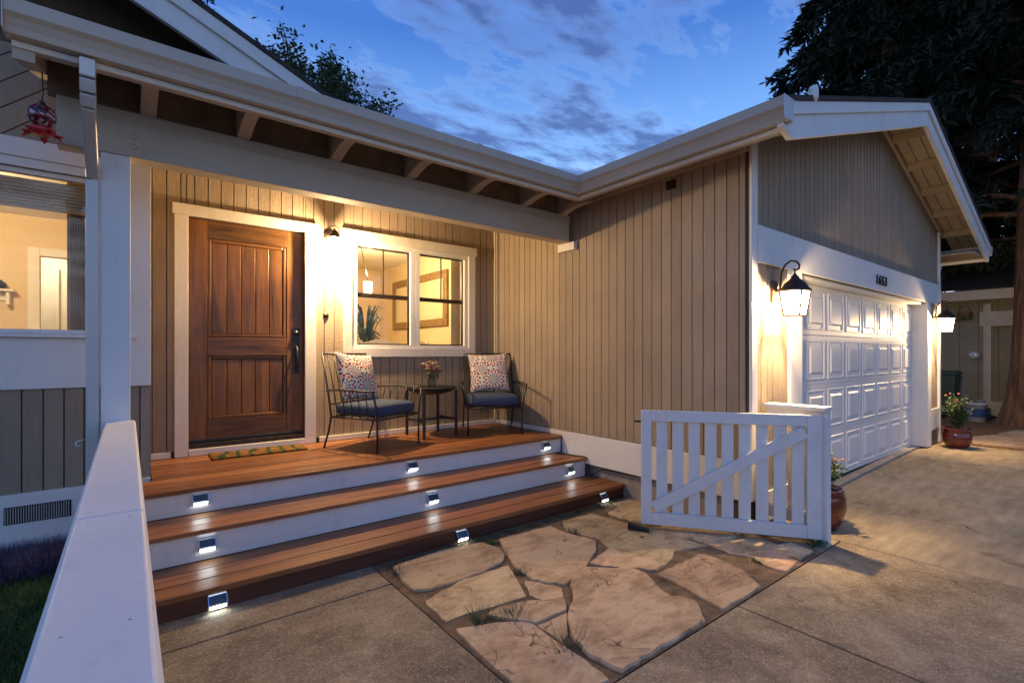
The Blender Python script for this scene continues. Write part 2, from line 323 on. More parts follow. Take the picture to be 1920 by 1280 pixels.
def lamp(name, parent, loc, watts, color, size=.03, local=False):
    d = bpy.data.lights.new(name, 'POINT'); d.energy = watts; d.color = color; d.shadow_soft_size = size
    o = bpy.data.objects.new(name, d); COL.objects.link(o); o.parent = parent
    o.location = loc if local else Vector(loc) - parent.location; return o
def clip(poly, a, b, c):   # keep a*u+b*v<=c
    out = []
    for i, p in enumerate(poly):
        q = poly[(i + 1) % len(poly)]; dp = a * p[0] + b * p[1] - c; dq = a * q[0] + b * q[1] - c
        if dp <= 0: out.append(p)
        if dp * dq < 0: t = dp / (dp - dq); out.append((p[0] + (q[0] - p[0]) * t, p[1] + (q[1] - p[1]) * t))
    return out

# ------------------------------------------------------------------ ground
def gz(x): t = min(1, max(0, (x - 4.6) / 4)); return .07 * t * t * (3 - 2 * t)
g = MB().box(-60, 80, -40, 90, -.6, -.06).build('ground', 'soil', None); structure(g)
patio = structure(MB().box(1.27, 3.86, 1.39, 3.16, -.058, -.004).build('flagstone_patio', 'joint_sand'))
walk = structure(MB().box(.0, .9, -3, -2.9, -.056, -.05).build('walkway', 'aggregate'))
def slab(parent, x0, x1, y0, y1, mat, n=1, name='concrete_slab'):
    m = MB(); k = max(1, int((x1 - x0) / .5)); xs = [x0 + (x1 - x0) * i / k for i in range(k + 1)]
    top = [(x, y, gz(x)) for x in xs for y in (y0, y1)]; bot = [(x, y, -.055) for x in xs for y in (y0, y1)]; n0 = len(top)
    fs = []
    for i in range(k):
        a = 2 * i; fs += [(a, a + 2, a + 3, a + 1), (n0 + a, n0 + a + 1, n0 + a + 3, n0 + a + 2), (a, n0 + a, n0 + a + 2, a + 2), (a + 1, a + 3, n0 + a + 3, n0 + a + 1)]
    fs += [(0, 1, n0 + 1, n0), (n0 - 2, 2 * n0 - 2, 2 * n0 - 1, n0 - 1)]
    m.add(top + bot, fs); return m.build(name, mat, parent, bevel=.006)
slab(walk, .06, 1.262, 2.817, 3.20, 'aggregate'); slab(walk, .06, 1.262, 1.0, 2.805, 'aggregate'); slab(walk, .06, 1.262, -3, .99, 'aggregate')
drive = structure(MB().box(1.3, 1.4, -3.1, -3.0, -.056, -.05).build('driveway', 'aggregate'))
slab(drive, 1.274, 2.664, -3, 1.38, 'aggregate'); slab(drive, 2.676, 4.19, -3, 1.38, 'aggregate'); slab(drive, 4.2, 8.0, -3, 1.92, 'broom_concrete'); slab(drive, 8.01, 9.6, -3, 1.92, 'broom_concrete')
slab(drive, 3.87, 4.19, 1.39, 1.84, 'broom_concrete'); slab(drive, 9.62, 12, -3, .75, 'broom_concrete')
slab(drive, 4.62, 8.86, 1.93, 2.6, 'concrete_foundation', name='garage_apron').location.z += .02
# flagstones traced on the ground plane (photo pixels of two enlarged views -> ground points)
F_, CXp, CYp = 922., 960., 662.
fw = Vector((math.sin(YAW), math.cos(YAW), 0)); rt = Vector((math.cos(YAW), -math.sin(YAW), 0))
def ground_pt(px, py, z=0.0):
    r = fw + rt * ((px - CXp) / F_) - Vector((0, 0, 1)) * ((py - CYp) / F_); t = (z - 1.4) / r.z; return (r.x * t, r.y * t)
SA = lambda pts: [ground_pt(680 + x * .3229, 880 + y * .3229) for x, y in pts]
SB = lambda pts: [ground_pt(1100 + x * .3229, 880 + y * .3229) for x, y in pts]
stones = [SA([(185, 570), (480, 470), (690, 432), (790, 465), (818, 500), (800, 545), (700, 595), (560, 645), (420, 690), (310, 705), (240, 650)]),
 SA([(800, 410), (1090, 335), (1170, 370), (1350, 420), (1345, 480), (1280, 570), (1165, 668), (985, 640), (880, 550), (830, 470)]),
 SB([(-130, 300), (30, 262), (180, 300), (360, 345), (690, 440), (500, 470), (490, 510), (440, 553), (130, 450), (80, 405), (-110, 355)]),
 SB([(20, 550), (135, 463), (438, 562), (400, 590), (180, 575), (90, 565)]),
 SA([(365, 765), (560, 655), (840, 562), (945, 735), (800, 780), (600, 835), (490, 878)]),
 SA([(945, 650), (1150, 685), (1165, 745), (1040, 758), (970, 735)]),
 SA([(800, 805), (940, 775), (1165, 762), (1175, 825), (1005, 897), (870, 875), (720, 850)]),
 SA([(1015, 908), (1185, 838), (1190, 960), (1150, 1005)]),
 SA([(550, 935), (760, 900), (960, 885), (1000, 912), (1160, 1025), (1290, 1110), (1430, 1225), (1330, 1420), (930, 1420), (800, 1245), (650, 1060)]),
 SA([(1215, 640), (1290, 575), (1420, 585), (1560, 580), (1640, 610), (1720, 700), (1790, 745), (1850, 745), (1920, 770), (1985, 880), (1900, 960), (1520, 1170), (1330, 1080), (1220, 960), (1200, 860), (1230, 770)]),
 SB([(415, 615), (660, 500), (760, 525), (900, 590), (1015, 685), (880, 775), (800, 815), (640, 730), (520, 660)]),
 SB([(375, 342), (600, 350), (900, 380), (850, 400), (720, 425), (500, 385)]),
 SB([(780, 455), (900, 425), (1030, 435), (1225, 532), (1150, 590), (1040, 560), (960, 510), (840, 490)]),
 SB([(1055, 450), (1180, 425), (1310, 475), (1240, 522)]),
 SB([(130, 255), (200, 215), (420, 180), (520, 300), (300, 305), (200, 283)]),
 [(3.35, 1.75), (3.7, 1.6), (3.82, 1.9), (3.8, 2.5), (3.5, 2.62), (3.36, 2.2)], [(3.5, 2.68), (3.8, 2.58), (3.8, 3.05), (3.55, 3.02)]]
def flagstone(poly, i):
    rnd = random.Random(i); c = (sum(p[0] for p in poly) / len(poly), sum(p[1] for p in poly) / len(poly)); pts = []
    for k, p in enumerate(poly):
        q = poly[(k + 1) % len(poly)]; ln = math.hypot(q[0] - p[0], q[1] - p[1]); n = max(1, int(ln / .045))
        for j in range(n):
            t = j / n; a = .0 if j == 0 else .007; pts.append((max(1.28, p[0] + (q[0] - p[0]) * t + rnd.uniform(-a, a)), max(1.395, p[1] + (q[1] - p[1]) * t + rnd.uniform(-a, a))))
    top = .003 + rnd.uniform(0, .012); tx, ty = rnd.uniform(-.008, .008), rnd.uniform(-.008, .008)
    m = MB(); n = len(pts); H = lambda p: top + (p[0] - c[0]) * tx + (p[1] - c[1]) * ty
    rings = []
    for sc_, dz in ((1, -.055 - top), (1, -.010), (.985, 0)):
        rings.append([(c[0] + (p[0] - c[0]) * sc_, c[1] + (p[1] - c[1]) * sc_, (H(p) + dz) if dz > -.05 else -.05) for p in pts])
    vs = [v for r in rings for v in r]; fs = [(a * n + k, a * n + (k + 1) % n, (a + 1) * n + (k + 1) % n, (a + 1) * n + k) for a in range(2) for k in range(n)] + [tuple(range(2 * n, 3 * n))]
    m.add(vs, fs); return m.build('flagstone', 'flagstone', patio)
for i, p in enumerate(stones):
    c0 = (sum(q[0] for q in p) / len(p), sum(q[1] for q in p) / len(p)); flagstone([(max(1.285, c0[0] + (q[0] - c0[0]) * 1.035), max(1.402, c0[1] + (q[1] - c0[1]) * 1.035)) for q in p], i)
# lawn and planting by the left wing
lawn = structure(MB().box(-6, -.14, -3, 4.46, -.058, -.002).build('lawn', 'lawn_soil'))
def blades(name, mat, n, fx, fy, h, w, z0=0, lean=.5, seed=1):
    r = random.Random(seed); V = []; Fc = []
    for i in range(n):
        x, y = fx(r), fy(r); a = r.uniform(0, 6.283); hh = h * r.uniform(.45, 1.1); dx, dy = math.cos(a) * w, math.sin(a) * w; b = r.uniform(0, 6.283); l = lean * hh * r.random()
        k = len(V); V += [(x - dx, y - dy, z0), (x + dx, y + dy, z0), (x + math.cos(b) * l, y + math.sin(b) * l, z0 + hh)]; Fc.append((k, k + 1, k + 2))
    m = MB(); m.add(V, Fc); return m.build(name, mat, None, recalc=False)
tag(blades('lawn_grass', 'grass', 90000, lambda r: -.14 - 2.2 * r.random() ** 1.6, lambda r: r.uniform(.8, 4.2), .065, .0035, 0, 1.0), 'dark green mown lawn grass beside the white railing', 'grass', kind='stuff')
tag(blades('ground_cover', 'lavender', 26000, lambda r: r.uniform(-2.4, -.16), lambda r: 4.42 - .26 * r.random() ** 1.3, .21, .004, 0, .8, 2), 'purple grey ground cover along the left wing base', 'ground cover', kind='stuff')
tag(blades('joint_litter', 'dry_grass', 2600, lambda r: r.uniform(1.27, 3.8), lambda r: 3.08 - .10 * r.random() ** 2, .035, .003, -.012, 1.2, 5), 'dry weeds and leaf litter along the foot of the bottom step', 'litter', kind='stuff')
TUFTS = [(ground_pt(905, 1165), .09, 'green grass tuft beside the lower left flagstone'), (ground_pt(965, 1155), .10, 'wide pale grass tuft in the joint below the small flagstone'), (ground_pt(1070, 1212), .11, 'tall grass tuft at the tip of the largest flagstone'),
 (ground_pt(925, 1018), .04, 'low creeping weed between the two flagstones against the bottom step'), (ground_pt(975, 1075), .04, 'weedy patch in the joint left of the small square flagstone'), (ground_pt(1075, 998), .05, 'thin weed in the joint under the upper flagstone'), (ground_pt(1420, 1053), .06, 'small bright green tuft in the bare soil before the gate'), (ground_pt(1385, 1005), .07, 'dry tuft under the gate bottom rail'), (ground_pt(745, 1075), .05, 'weed strip at the corner of the walkway slab')]
for i, ((x, y), h, lb) in enumerate(TUFTS):
    r = random.Random(50 + i); m = MB()
    for k in range(110):
        a = r.uniform(0, 6.283); d = abs(r.gauss(0, .028 + .2 * h)); px, py = x + math.cos(a) * d, y + math.sin(a) * d; l = h * r.uniform(.4, 1.1); b = a + r.uniform(-.6, .6)
        m.add([(px - .0018, py, -.01), (px + .0018, py, -.01), (px + math.cos(b) * l * .7, py + math.sin(b) * l * .7, l)], [(0, 1, 2)])
    tag(m.build('grass_tuft', 'grass' if i in (0, 3, 6) else 'dry_grass', None, recalc=False), lb, 'grass tuft', 'grass tufts between the flagstones')
m = MB(); r = random.Random(77)
for k in range(420):
    x = r.uniform(.1, 4.1); y = 3.09 - abs(r.gauss(0, .12)) if r.random() < .5 else r.uniform(.5, 3.05); zz = .018 if (1.27 < x < 3.86 and y > 1.39) else .004; m.leaf((x, y, zz), (r.gauss(0, 1), r.gauss(0, 1), .15), (r.gauss(0, .3), r.gauss(0, .3), 1), r.uniform(.008, .022), r.uniform(.004, .009))
tag(m.build('leaf_litter', 'mulch', None, recalc=False), 'tiny brown leaf scraps scattered over the paving', 'leaf litter', kind='stuff')
m = MB(); r = random.Random(9); cx, cy = ground_pt(1532, 1022)
for k in range(60): m.leaf((cx + r.gauss(0, .05), cy + r.gauss(0, .03), r.uniform(0, .03)), (r.gauss(0, 1), r.gauss(0, 1), .5), (0, 0, 1), .035, .028)
tag(m.build('weed', 'leaf', None, recalc=False), 'broad leaved green weed at the foot of the gate hinge side', 'weed')
mul = structure(MB().prism([(9.62, .76), (12, .76), (12, -6), (30, -6), (30, 9), (9.62, 9)], 'z', -.055, .085).build('mulch_ground', 'mulch'))
m = MB(); r = random.Random(4)
for k in range(9000):
    x, y = r.uniform(9.7, 14), r.uniform(.8, 4); a = r.uniform(0, 3.14); m.add([(x, y, .086), (x + math.cos(a) * .09, y + math.sin(a) * .09, .086 + r.uniform(0, .03)), (x + .012, y + .012, .09)], [(0, 1, 2)])
tag(m.build('needle_litter', 'mulch', None, recalc=False), 'brown fallen needles carpeting the ground around the redwood', 'litter', kind='stuff')
path = structure(MB().box(9.6, 9.7, .8, .9, .02, .03).build('stepping_path', 'soil'))
for q in ([(9.62, 1.5), (9.75, 1.0), (10.6, .95), (10.9, 1.45), (10.2, 1.7)], [(10.75, .95), (11.6, .9), (11.9, 1.3), (11.05, 1.45)], [(9.6, 1.9), (10.1, 1.8), (10.3, 2.5), (9.65, 2.6)]):
    MB().prism(q, 'z', .05, .105).build('flagstone', 'flagstone', path, bevel=.008)

# ------------------------------------------------------------------ house
YW, XG, YG, YL = 5.15, 3.77, 1.86, 4.45       # porch wall, garage side wall, garage front, left wing front
DZ = .497
house = empty('house', (3.77, 5.15, 0), 'taupe grooved-siding house with attached garage, white trim and recessed porch', 'house')
BW, GAP, BT = .1016, .008, .012
def rects_minus(u0, u1, z0, z1, holes):
    segs = [(z0, z1)]
    for (a, b, c, d) in holes:
        if u1 > a + 1e-4 and u0 < b - 1e-4:
            ns = []
            for s0, s1 in segs:
                if c > s0: ns.append((s0, min(s1, c)))
                if d < s1: ns.append((max(s0, d), s1))
            segs = [(p, q) for p, q in ns if q - p > .01]
    return segs
def siding(part, axis, surf, sgn, u0, u1, z0, z1, holes=(), ztop=None, phase=0):
    """vertical boards; axis y: wall faces -y (sgn -1) at y=surf; axis x: wall faces -x at x=surf"""
    edges = sorted(set([u0, u1] + [h for H in holes for h in H[:2] if u0 < h < u1])); u = u0 + phase; cuts = [u0]
    while u < u1 - 1e-6:
        if u > cuts[-1] + .004: cuts.append(u)
        u += BW
    cuts.append(u1); cuts = sorted(set(cuts + edges))
    for a, b in zip(cuts, cuts[1:]):
        if b - a < .006: continue
        g0 = GAP / 2 if b - a > .03 else .001
        for s0, s1 in rects_minus(a, b, z0, z1, holes):
            A, B = a + g0, b - g0
            top = (lambda q: min(s1, ztop(q))) if ztop else (lambda q: s1)
            if min(top(A), top(B)) <= s0 + .005: continue
            MB().prism([(A, s0), (B, s0), (B, top(B)), (A, top(A))], axis, surf, surf - sgn * BT).build('siding_board', 'siding', part)
# porch wall backing with door and window openings
DOOR = (.405, 1.40, DZ, 2.605); WIN = (1.86, 3.33, 1.455, 2.60)
def wall_with_holes(name, mat, parent, axis, a, b, u0, u1, z0, z1, holes):
    us = sorted(set([u0, u1] + [h for H in holes for h in H[:2]])); m = MB()
    for p, q in zip(us, us[1:]):
        for s0, s1 in rects_minus(p, q, z0, z1, holes): m.prism([(p, s0), (q, s0), (q, s1), (p, s1)], axis, a, b)
    return m.build(name, mat, parent)
pw = wall_with_holes('porch_wall', 'groove', house, 'y', YW + BT, YW + .10, .13, XG + .05, 0, 3.6, [DOOR, WIN])
siding(pw, 'y', YW, -1, .13, XG, DZ + .05, 3.45, [DOOR, WIN], phase=.03)
box('base_trim', 'trim_cream', pw, 1.53, XG, YW - .022, YW, DZ + .002, DZ + .055); box('base_trim', 'trim_cream', pw, .13, .29, YW - .022, YW, DZ + .002, DZ + .055)
box('corner_trim', 'beam_paint', pw, XG - .05, XG - .002, YW - .03, YW - .001, DZ + .06, 3.1)
# door: casing, jamb, slab
fd = box('front_door', 'door_wood', house, .42, 1.385, YW + .075, YW + .105, .60, 2.60, bevel=0)
fd['label'] = 'stained wooden two panel plank door'
yf = YW + .04
for a, b in ((.42, .565), (1.235, 1.385)): box('stile', 'door_wood', fd, a, b, yf, YW + .075, .60, 2.60)
for c, d in ((.60, .80), (1.38, 1.545), (2.44, 2.60)): box('rail', 'door_wood_cross', fd, .567, 1.233, yf + .001, YW + .075, c, d)
for c, d in ((.80, 1.38), (1.545, 2.44)):
    n = 5; x0, x1 = .600, 1.200; w = (x1 - x0) / n
    for k in range(n): box('plank', 'door_wood', fd, x0 + k * w + .0025, x0 + (k + 1) * w - .0025, yf + .014, YW + .0755, c + .035, d - .035, bevel=.004)
    for a, b in ((.567, .598), (1.202, 1.233)): box('panel_molding', 'door_wood', fd, a, b, yf + .006, YW + .075, c + .001, d - .001, bevel=.008)
    for a, b in ((c + .001, c + .033), (d - .033, d - .001)): box('panel_molding', 'door_wood_cross', fd, .5985, 1.2015, yf + .006, YW + .075, a, b, bevel=.008)
box('handle_plate', 'iron', fd, 1.285, 1.35, yf - .012, yf, 1.20, 1.66, bevel=.006)
MB().tube([(1.317, yf - .012, 1.47), (1.317, yf - .055, 1.45), (1.317, yf - .06, 1.36), (1.317, yf - .05, 1.27), (1.317, yf - .012, 1.25)], .011).build('handle', 'iron', fd)
MB().lathe([(.022, 0), (.022, .02)], (0, 0, 0)).build('lock', 'iron', fd, local=True).matrix_local = Matrix.Translation(Vector((1.317, yf - .012, 1.60)) - house.location - fd.location) @ Matrix.Rotation(rad(90), 4, 'X')
box('door_sweep', 'iron', fd, .425, 1.38, yf - .012, yf - .002, .605, .63)
dt = box('door_casing', 'trim_cream', house, .30, 1.51, YW - .032, YW - .001, 2.607, 2.70); dt['label'] = 'cream painted door casing'
box('casing_side', 'trim_cream', dt, .315, .415, YW - .028, YW - .001, DZ + .002, 2.605); box('casing_side', 'trim_cream', dt, 1.39, 1.495, YW - .028, YW - .001, DZ + .002, 2.605)
box('door_jamb', 'door_wood', dt, .4155, .4195, YW - .012, YW + .1, .60, 2.606); box('door_jamb', 'door_wood', dt, 1.3855, 1.3895, YW - .012, YW + .1, .60, 2.606)
th = box('threshold', 'trim_cream', dt, .417, 1.388, YW - .03, YW + .10, DZ + .002, .555); box('threshold_plate', 'bronze', dt, .42, 1.385, YW - .012, YW + .10, .556, .597)
# doorbell and outlet cover
bell = MB().lathe([(.030, 0), (.028, .008), (.012, .012), (.010, .018)], (0, 0, 0), 16).build('doorbell', 'bronze', house, local=True); bell.matrix_local = Matrix.Translation(Vector((1.60, YW, 1.79)) - house.location) @ Matrix.Rotation(rad(90), 4, 'X')
box('outlet_cover', 'white_smooth', house, 3.46, 3.53, YW - .012, YW - .001, .72, .83)
# porch window
wn = empty('porch_window', (0, 0, 0), None, None); wn.parent = house; wn.location = Vector((2.6, YW, 1.45)) - house.location
for k in ('label', 'category'):
    if k in wn: del wn[k]
def wbox(name, mat, *a, **k): return box(name, mat, wn, *a, **k)
wbox('casing', 'trim_cream', 1.76, 3.44, YW - .034, YW - .001, 2.605, 2.705); wbox('casing', 'trim_cream', 1.775, 1.865, YW - .028, YW - .001, 1.36, 2.604); wbox('casing', 'trim_cream', 3.325, 3.42, YW - .028, YW - .001, 1.36, 2.604); wbox('casing', 'trim_cream', 1.867, 3.323, YW - .028, YW - .001, 1.36, 1.455)
for a, b in ((1.867, 1.925), (3.27, 3.323), (2.545, 2.60), (2.604, 2.66)): wbox('frame', 'white_smooth', a, b, YW - .012, YW + .09, 1.49, 2.55)
wbox('frame', 'white_smooth', 1.867, 3.323, YW - .014, YW + .09, 2.551, 2.603); wbox('frame', 'white_smooth', 1.867, 3.323, YW - .016, YW + .09, 1.456, 1.489)
for a, b in ((1.927, 2.543), (2.662, 3.268)):
    mid = (a + b) / 2
    wbox('sash_rail', 'bronze', a, b, YW + .02, YW + .055, 2.005, 2.05)
    for c, d in ((1.491, 1.506), (2.535, 2.549)): wbox('sash_rail', 'bronze', a, b, YW + .022, YW + .05, c, d)
    for c, d in ((a, a + .014), (b - .014, b)):
        wbox('sash_stile', 'bronze', c, d, YW + .022, YW + .05, 1.507, 2.004); wbox('sash_stile', 'bronze', c, d, YW + .022, YW + .05, 2.051, 2.534)
    wbox('muntin', 'bronze', mid - .007, mid + .007, YW + .03, YW + .045, 2.051, 2.534)
    wbox('pane', 'pane_glass', a + .014, b - .014, YW + .035, YW + .038, 1.507, 2.004, bevel=0); wbox('pane', 'pane_glass', a + .014, b - .014, YW + .046, YW + .049, 2.051, 2.534, bevel=0)
# garage side wall
gs = wall_with_holes('garage_side_wall', 'groove', house, 'x', XG + BT, XG + .12, YG, YW + .05, .56, 3.05, [])
siding(gs, 'x', XG, -1, YG + .03, YW, .56, 2.98, phase=.05)
box('skirt_board', 'white_paint', gs, XG - .022, XG + .06, YG, 3.91, .255, .553); box('skirt_board', 'trim_cream', gs, XG - .014, XG + .06, 3.915, YW - .02, DZ + .002, .553)
box('foundation', 'concrete_foundation', gs, XG + .06, XG + .15, YG + .02, YW, -.05, .56)
box('eave_vent', 'rubber', gs, XG - .008, XG - .0005, 2.50, 2.60, 2.84, 2.92)
for k in range(4): box('vent_fin', 'bronze', gs, XG - .014, XG - .009, 2.507 + k * .025, 2.517 + k * .025, 2.845, 2.915, bevel=0)
box('corner_trim', 'beam_paint', gs, XG - .03, XG - .001, YW - .045, YW - .031, DZ + .06, 3.1)
box('beam_block', 'trim_cream', gs, XG - .05, XG - .001, 3.70, 3.95, 2.50, 2.585)
box('frieze_board', 'soffit_paint', gs, XG - .03, XG - .001, YG, 3.7, 2.95, 3.08)
# garage front wall
GO = (4.66, 8.81); HB, HT = 2.11, 2.40
RX, RZ, RS = 6.85, 4.15, .31                       # ridge x, ridge top z, slope of the garage roof
roof_z = lambda x: RZ - RS * abs(x - RX)
gf = MB()
gf.prism([(XG + .02, .02), (GO[0], .02), (GO[0], HB), (GO[1], HB), (GO[1], .02), (9.50, .02), (9.50, roof_z(9.50) - .12), (RX, RZ - .12), (XG + .02, roof_z(XG) - .12)], 'y', YG + BT, YG + .14)
gf = gf.build('garage_front_wall', 'groove', house)
siding(gf, 'y', YG, -1, 3.86, 9.44, HT, 4.2, ztop=lambda q: roof_z(q) - .13, phase=.02)
siding(gf, 'y', YG, -1, 3.86, 4.44, .30, HB); siding(gf, 'y', YG, -1, 8.99, 9.44, .60, HB); siding(gf, 'y', YG, -1, 8.99, 9.44, .09, .30)
box('header_board', 'white_paint', gf, 3.862, 9.50, YG - .028, YG - .001, HB, HT)
box('corner_board', 'white_paint', gf, XG - .004, 3.858, YG - .024, YG - .001, .26, 3.12); box('corner_board', 'white_paint', gf, 9.44, 9.52, YG - .024, YG + .06, .09, HB - .002); box('corner_board', 'white_paint', gf, 9.44, 9.52, YG - .022, YG + .06, HT + .002, 3.18)
box('skirt_board', 'white_paint', gf, 8.99, 9.438, YG - .022, YG - .001, .30, .60); box('skirt_board', 'white_paint', gf, 3.862, 4.44, YG - .022, YG - .001, .06, .295)
box('door_surround', 'white_paint', gf, 4.44, GO[0] + .012, YG - .024, YG + .19, .06, HB - .002); box('door_surround', 'white_paint', gf, GO[1] - .012, 8.988, YG - .024, YG + .19, .09, HB - .002); box('door_surround', 'white_paint', gf, GO[0] + .013, GO[1] - .013, YG + .03, YG + .19, HB - .03, HB - .002)
gd = box('garage_door', 'white_smooth', house, GO[0], GO[1], YG + .165, YG + .185, .085, HB - .03, bevel=0); gd['label'] = 'white sectional garage door with raised panels'
rows, cols = 4, 8; rh = (HB - .03 - .085) / rows; cw = (GO[1] - GO[0]) / cols; yd = YG + .165
for r_ in range(rows):
    z0 = .085 + r_ * rh; z1 = z0 + rh - .004
    sec = box('door_section', 'white_smooth', gd, GO[0] + .002, GO[1] - .002, yd - .012, yd - .0005, z0, z1, bevel=.003)
    for c in range(cols):
        a = GO[0] + c * cw + .055; b = a + cw - .11; c0, c1 = z0 + .06, z1 - .06; m = MB()
        P4 = lambda i, y: [(a + i, y, c0 + i), (b - i, y, c0 + i), (b - i, y, c1 - i), (a + i, y, c1 - i)]
        R = [P4(-.012, yd - .0122), P4(-.006, yd - .019), P4(.004, yd - .019), P4(.010, yd - .010), P4(.048, yd - .010), P4(.066, yd - .024)]
        vs = [v for q in R for v in q]; m.add(vs, [(i * 4 + k, i * 4 + (k + 1) % 4, (i + 1) * 4 + (k + 1) % 4, (i + 1) * 4 + k) for i in range(5) for k in range(4)] + [(20, 21, 22, 23)])
        m.build('panel', 'white_smooth', sec)
box('bottom_seal', 'rubber', gd, GO[0], GO[1], yd - .006, yd + .01, .06, .086, bevel=0)
# house number
fc = bpy.data.curves.new('house_number', 'FONT'); fc.body = '1653'; fc.size = .15; fc.extrude = .006; fc.offset = .0015; fc.space_character = 1.35
fo = bpy.data.objects.new('tmp', fc); COL.objects.link(fo); dg = bpy.context.evaluated_depsgraph_get(); nm = bpy.data.meshes.new_from_object(fo.evaluated_get(dg)); bpy.data.objects.remove(fo)
nm.materials.clear(); nm.materials.append(MATS['digit']); no = bpy.data.objects.new('house_number', nm); COL.objects.link(no); no.parent = house; no.rotation_euler = (rad(90), 0, 0); no.location = Vector((6.58, YG - .036, 2.175)) - house.location; no['label'] = 'black house number 1653'
# garage roof
gr = MB()
for s in (-1, 1):
    ex = 3.33 if s < 0 else 10.33
    gr.prism([(RX, RZ), (ex, roof_z(ex)), (ex, roof_z(ex) - .035), (RX, RZ - .035)], 'y', 1.40, 3.32 if s < 0 else 9)
gr = gr.build('garage_roof', 'shingle', house)
# back part of the roof behind the valley
gb = MB()
gb.add([(3.33, 3.32, roof_z(3.33)), (RX, 3.32, RZ), (RX, 7.0, RZ), (RX, 3.32, RZ - .03), (3.33, 3.32, roof_z(3.33) - .03), (RX, 7, RZ - .03)], [(0, 1, 2), (3, 4, 5)])
gb.build('roof_back', 'shingle', gr)
def rake(parent, x0, x1, zf, y0, y1, top, h, mat, name='barge_board'):
    cut = [(x0, zf(x0) - top - h * .62), (x0, zf(x0) - top)] if (name == 'barge_board' and x0 < 3.4 and x0 > 3) else [(x0, zf(x0) - top - h), (x0, zf(x0) - top)]
    MB().prism(cut + [(x1, zf(x1) - top), (x1, zf(x1) - top - h)] + ([(x0 + .13, zf(x0 + .13) - top - h)] if len(cut) == 2 and cut[0][1] > zf(x0) - top - h + .001 else []), 'y', y0, y1).build(name, mat, parent, bevel=.003)
for x0, x1 in ((3.36, RX), (RX, 10.33)):
    rake(gr, x0, x1, roof_z, 1.435, 1.475, .036, .245, 'white_paint'); rake(gr, x0, x1, roof_z, 1.412, 1.434, .036, .085, 'white_paint', 'shingle_mould')
for k in range(3):
    y0 = 1.48 + k * .125
    for x0, x1 in ((3.4, RX), (RX, 10.3)): rake(gr, x0, x1, roof_z, y0 + .003, y0 + .122, .037, .02, 'soffit_paint', 'soffit_board')
k = 0
while RX + .35 + k * .62 < 10.2:
    for s in (-1, 1):
        xx = RX + s * (.35 + k * .62)
        if 3.5 < xx < 10.2: MB().bar((xx, 1.476, roof_z(xx) - .10), (xx, YG - .002, roof_z(xx) - .10), .045, .085).build('outlooker', 'soffit_paint', gr)
    k += 1
for x0, x1 in ((3.4, RX), (RX, 9.6)): rake(gr, x0, x1, roof_z, YG - .035, YG - .003, .06, .09, 'soffit_paint', 'frieze_board')
# right eave return and gutter of the garage
box('eave_soffit', 'soffit_paint', gr, 9.525, 10.28, 1.48, 4, 2.84, 2.86); box('eave_fascia', 'white_paint', gr, 10.29, 10.33, 1.43, 6, 2.80, 3.03)
def gutter(parent, axis, a, b, face, sgn, z):
    prof = [(0, .15), (0, 0), (.075, 0), (.082, .03), (.098, .065), (.118, .085), (.12, .15), (.112, .15), (.110, .09), (.09, .07), (.074, .034), (.070, .008), (.008, .008), (.008, .15)]
    return MB().prism([(face + sgn * p, z + q) for p, q in prof], 'x' if axis == 'x' else 'y', a, b).build('gutter', 'gutter_paint', parent, bevel=.002)
gutter(gr, 'y', 1.405, 3.345, 3.345 + .08, -1, 2.905); box('gutter_end', 'metal_white', gr, 3.29, 3.43, 1.398, 1.404, 2.905, 3.055)
box('eave_fascia', 'gutter_paint', gr, 3.43, 3.465, 1.476, 3.35, 2.872, 3.03)
box('eave_trim', 'trim_cream', gr, 3.405, 3.4285, 1.44, 3.35, 2.872, 2.903)
MB().prism([(3.47, 2.885), (XG - .03, 2.985), (XG - .03, 3.005), (3.47, 2.905)], 'y', 1.48, 3.60).build('eave_soffit', 'soffit_paint', gr)
gutter(gr, 'y', 1.405, 6, 10.331, 1, 2.88)
# porch roof: rafters, deck, fascia, gutter, beam, post
pr_z = lambda y: 3.035 + .33 * (y - 3.33)
pr = MB()
pr.add([(-.46, 3.31, pr_z(3.31)), (3.36, 3.31, pr_z(3.31)), (7.6, 7.6, pr_z(7.6)), (-.46, 7.6, pr_z(7.6))] + [(-.46, 3.31, pr_z(3.31) - .03), (3.36, 3.31, pr_z(3.31) - .03), (7.6, 7.6, pr_z(7.6) - .03), (-.46, 7.6, pr_z(7.6) - .03)], [(0, 1, 2, 3), (7, 6, 5, 4), (0, 4, 5, 1), (1, 5, 6, 2), (2, 6, 7, 3), (3, 7, 4, 0)])
pr = pr.build('porch_roof', 'shingle', house)
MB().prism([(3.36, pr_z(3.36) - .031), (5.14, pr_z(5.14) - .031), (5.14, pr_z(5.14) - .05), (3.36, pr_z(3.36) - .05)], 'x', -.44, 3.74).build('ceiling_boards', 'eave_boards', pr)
for x in (-.40, .10, .62, 1.24, 1.86, 2.48, 3.10, 3.62):
    MB().prism([(3.385, pr_z(3.385) - .052), (5.14, pr_z(5.14) - .052), (5.14, pr_z(5.14) - .306), (3.91, pr_z(3.91) - .306), (3.91, 2.864), (3.72, 2.864), (3.62, pr_z(3.62) - .24), (3.52, pr_z(3.52) - .195), (3.385, pr_z(3.385) - .155)] if x > -.3 else [(3.34, pr_z(3.34) - .035), (4.44, pr_z(4.44) - .035), (4.44, pr_z(4.44) - .22), (3.34, pr_z(3.34) - .22)], 'x', x - .04, x + .04).build('rafter', 'beam_paint', pr, bevel=.003)
rx = [-.40, .10, .62, 1.24, 1.86, 2.48, 3.10, 3.62]
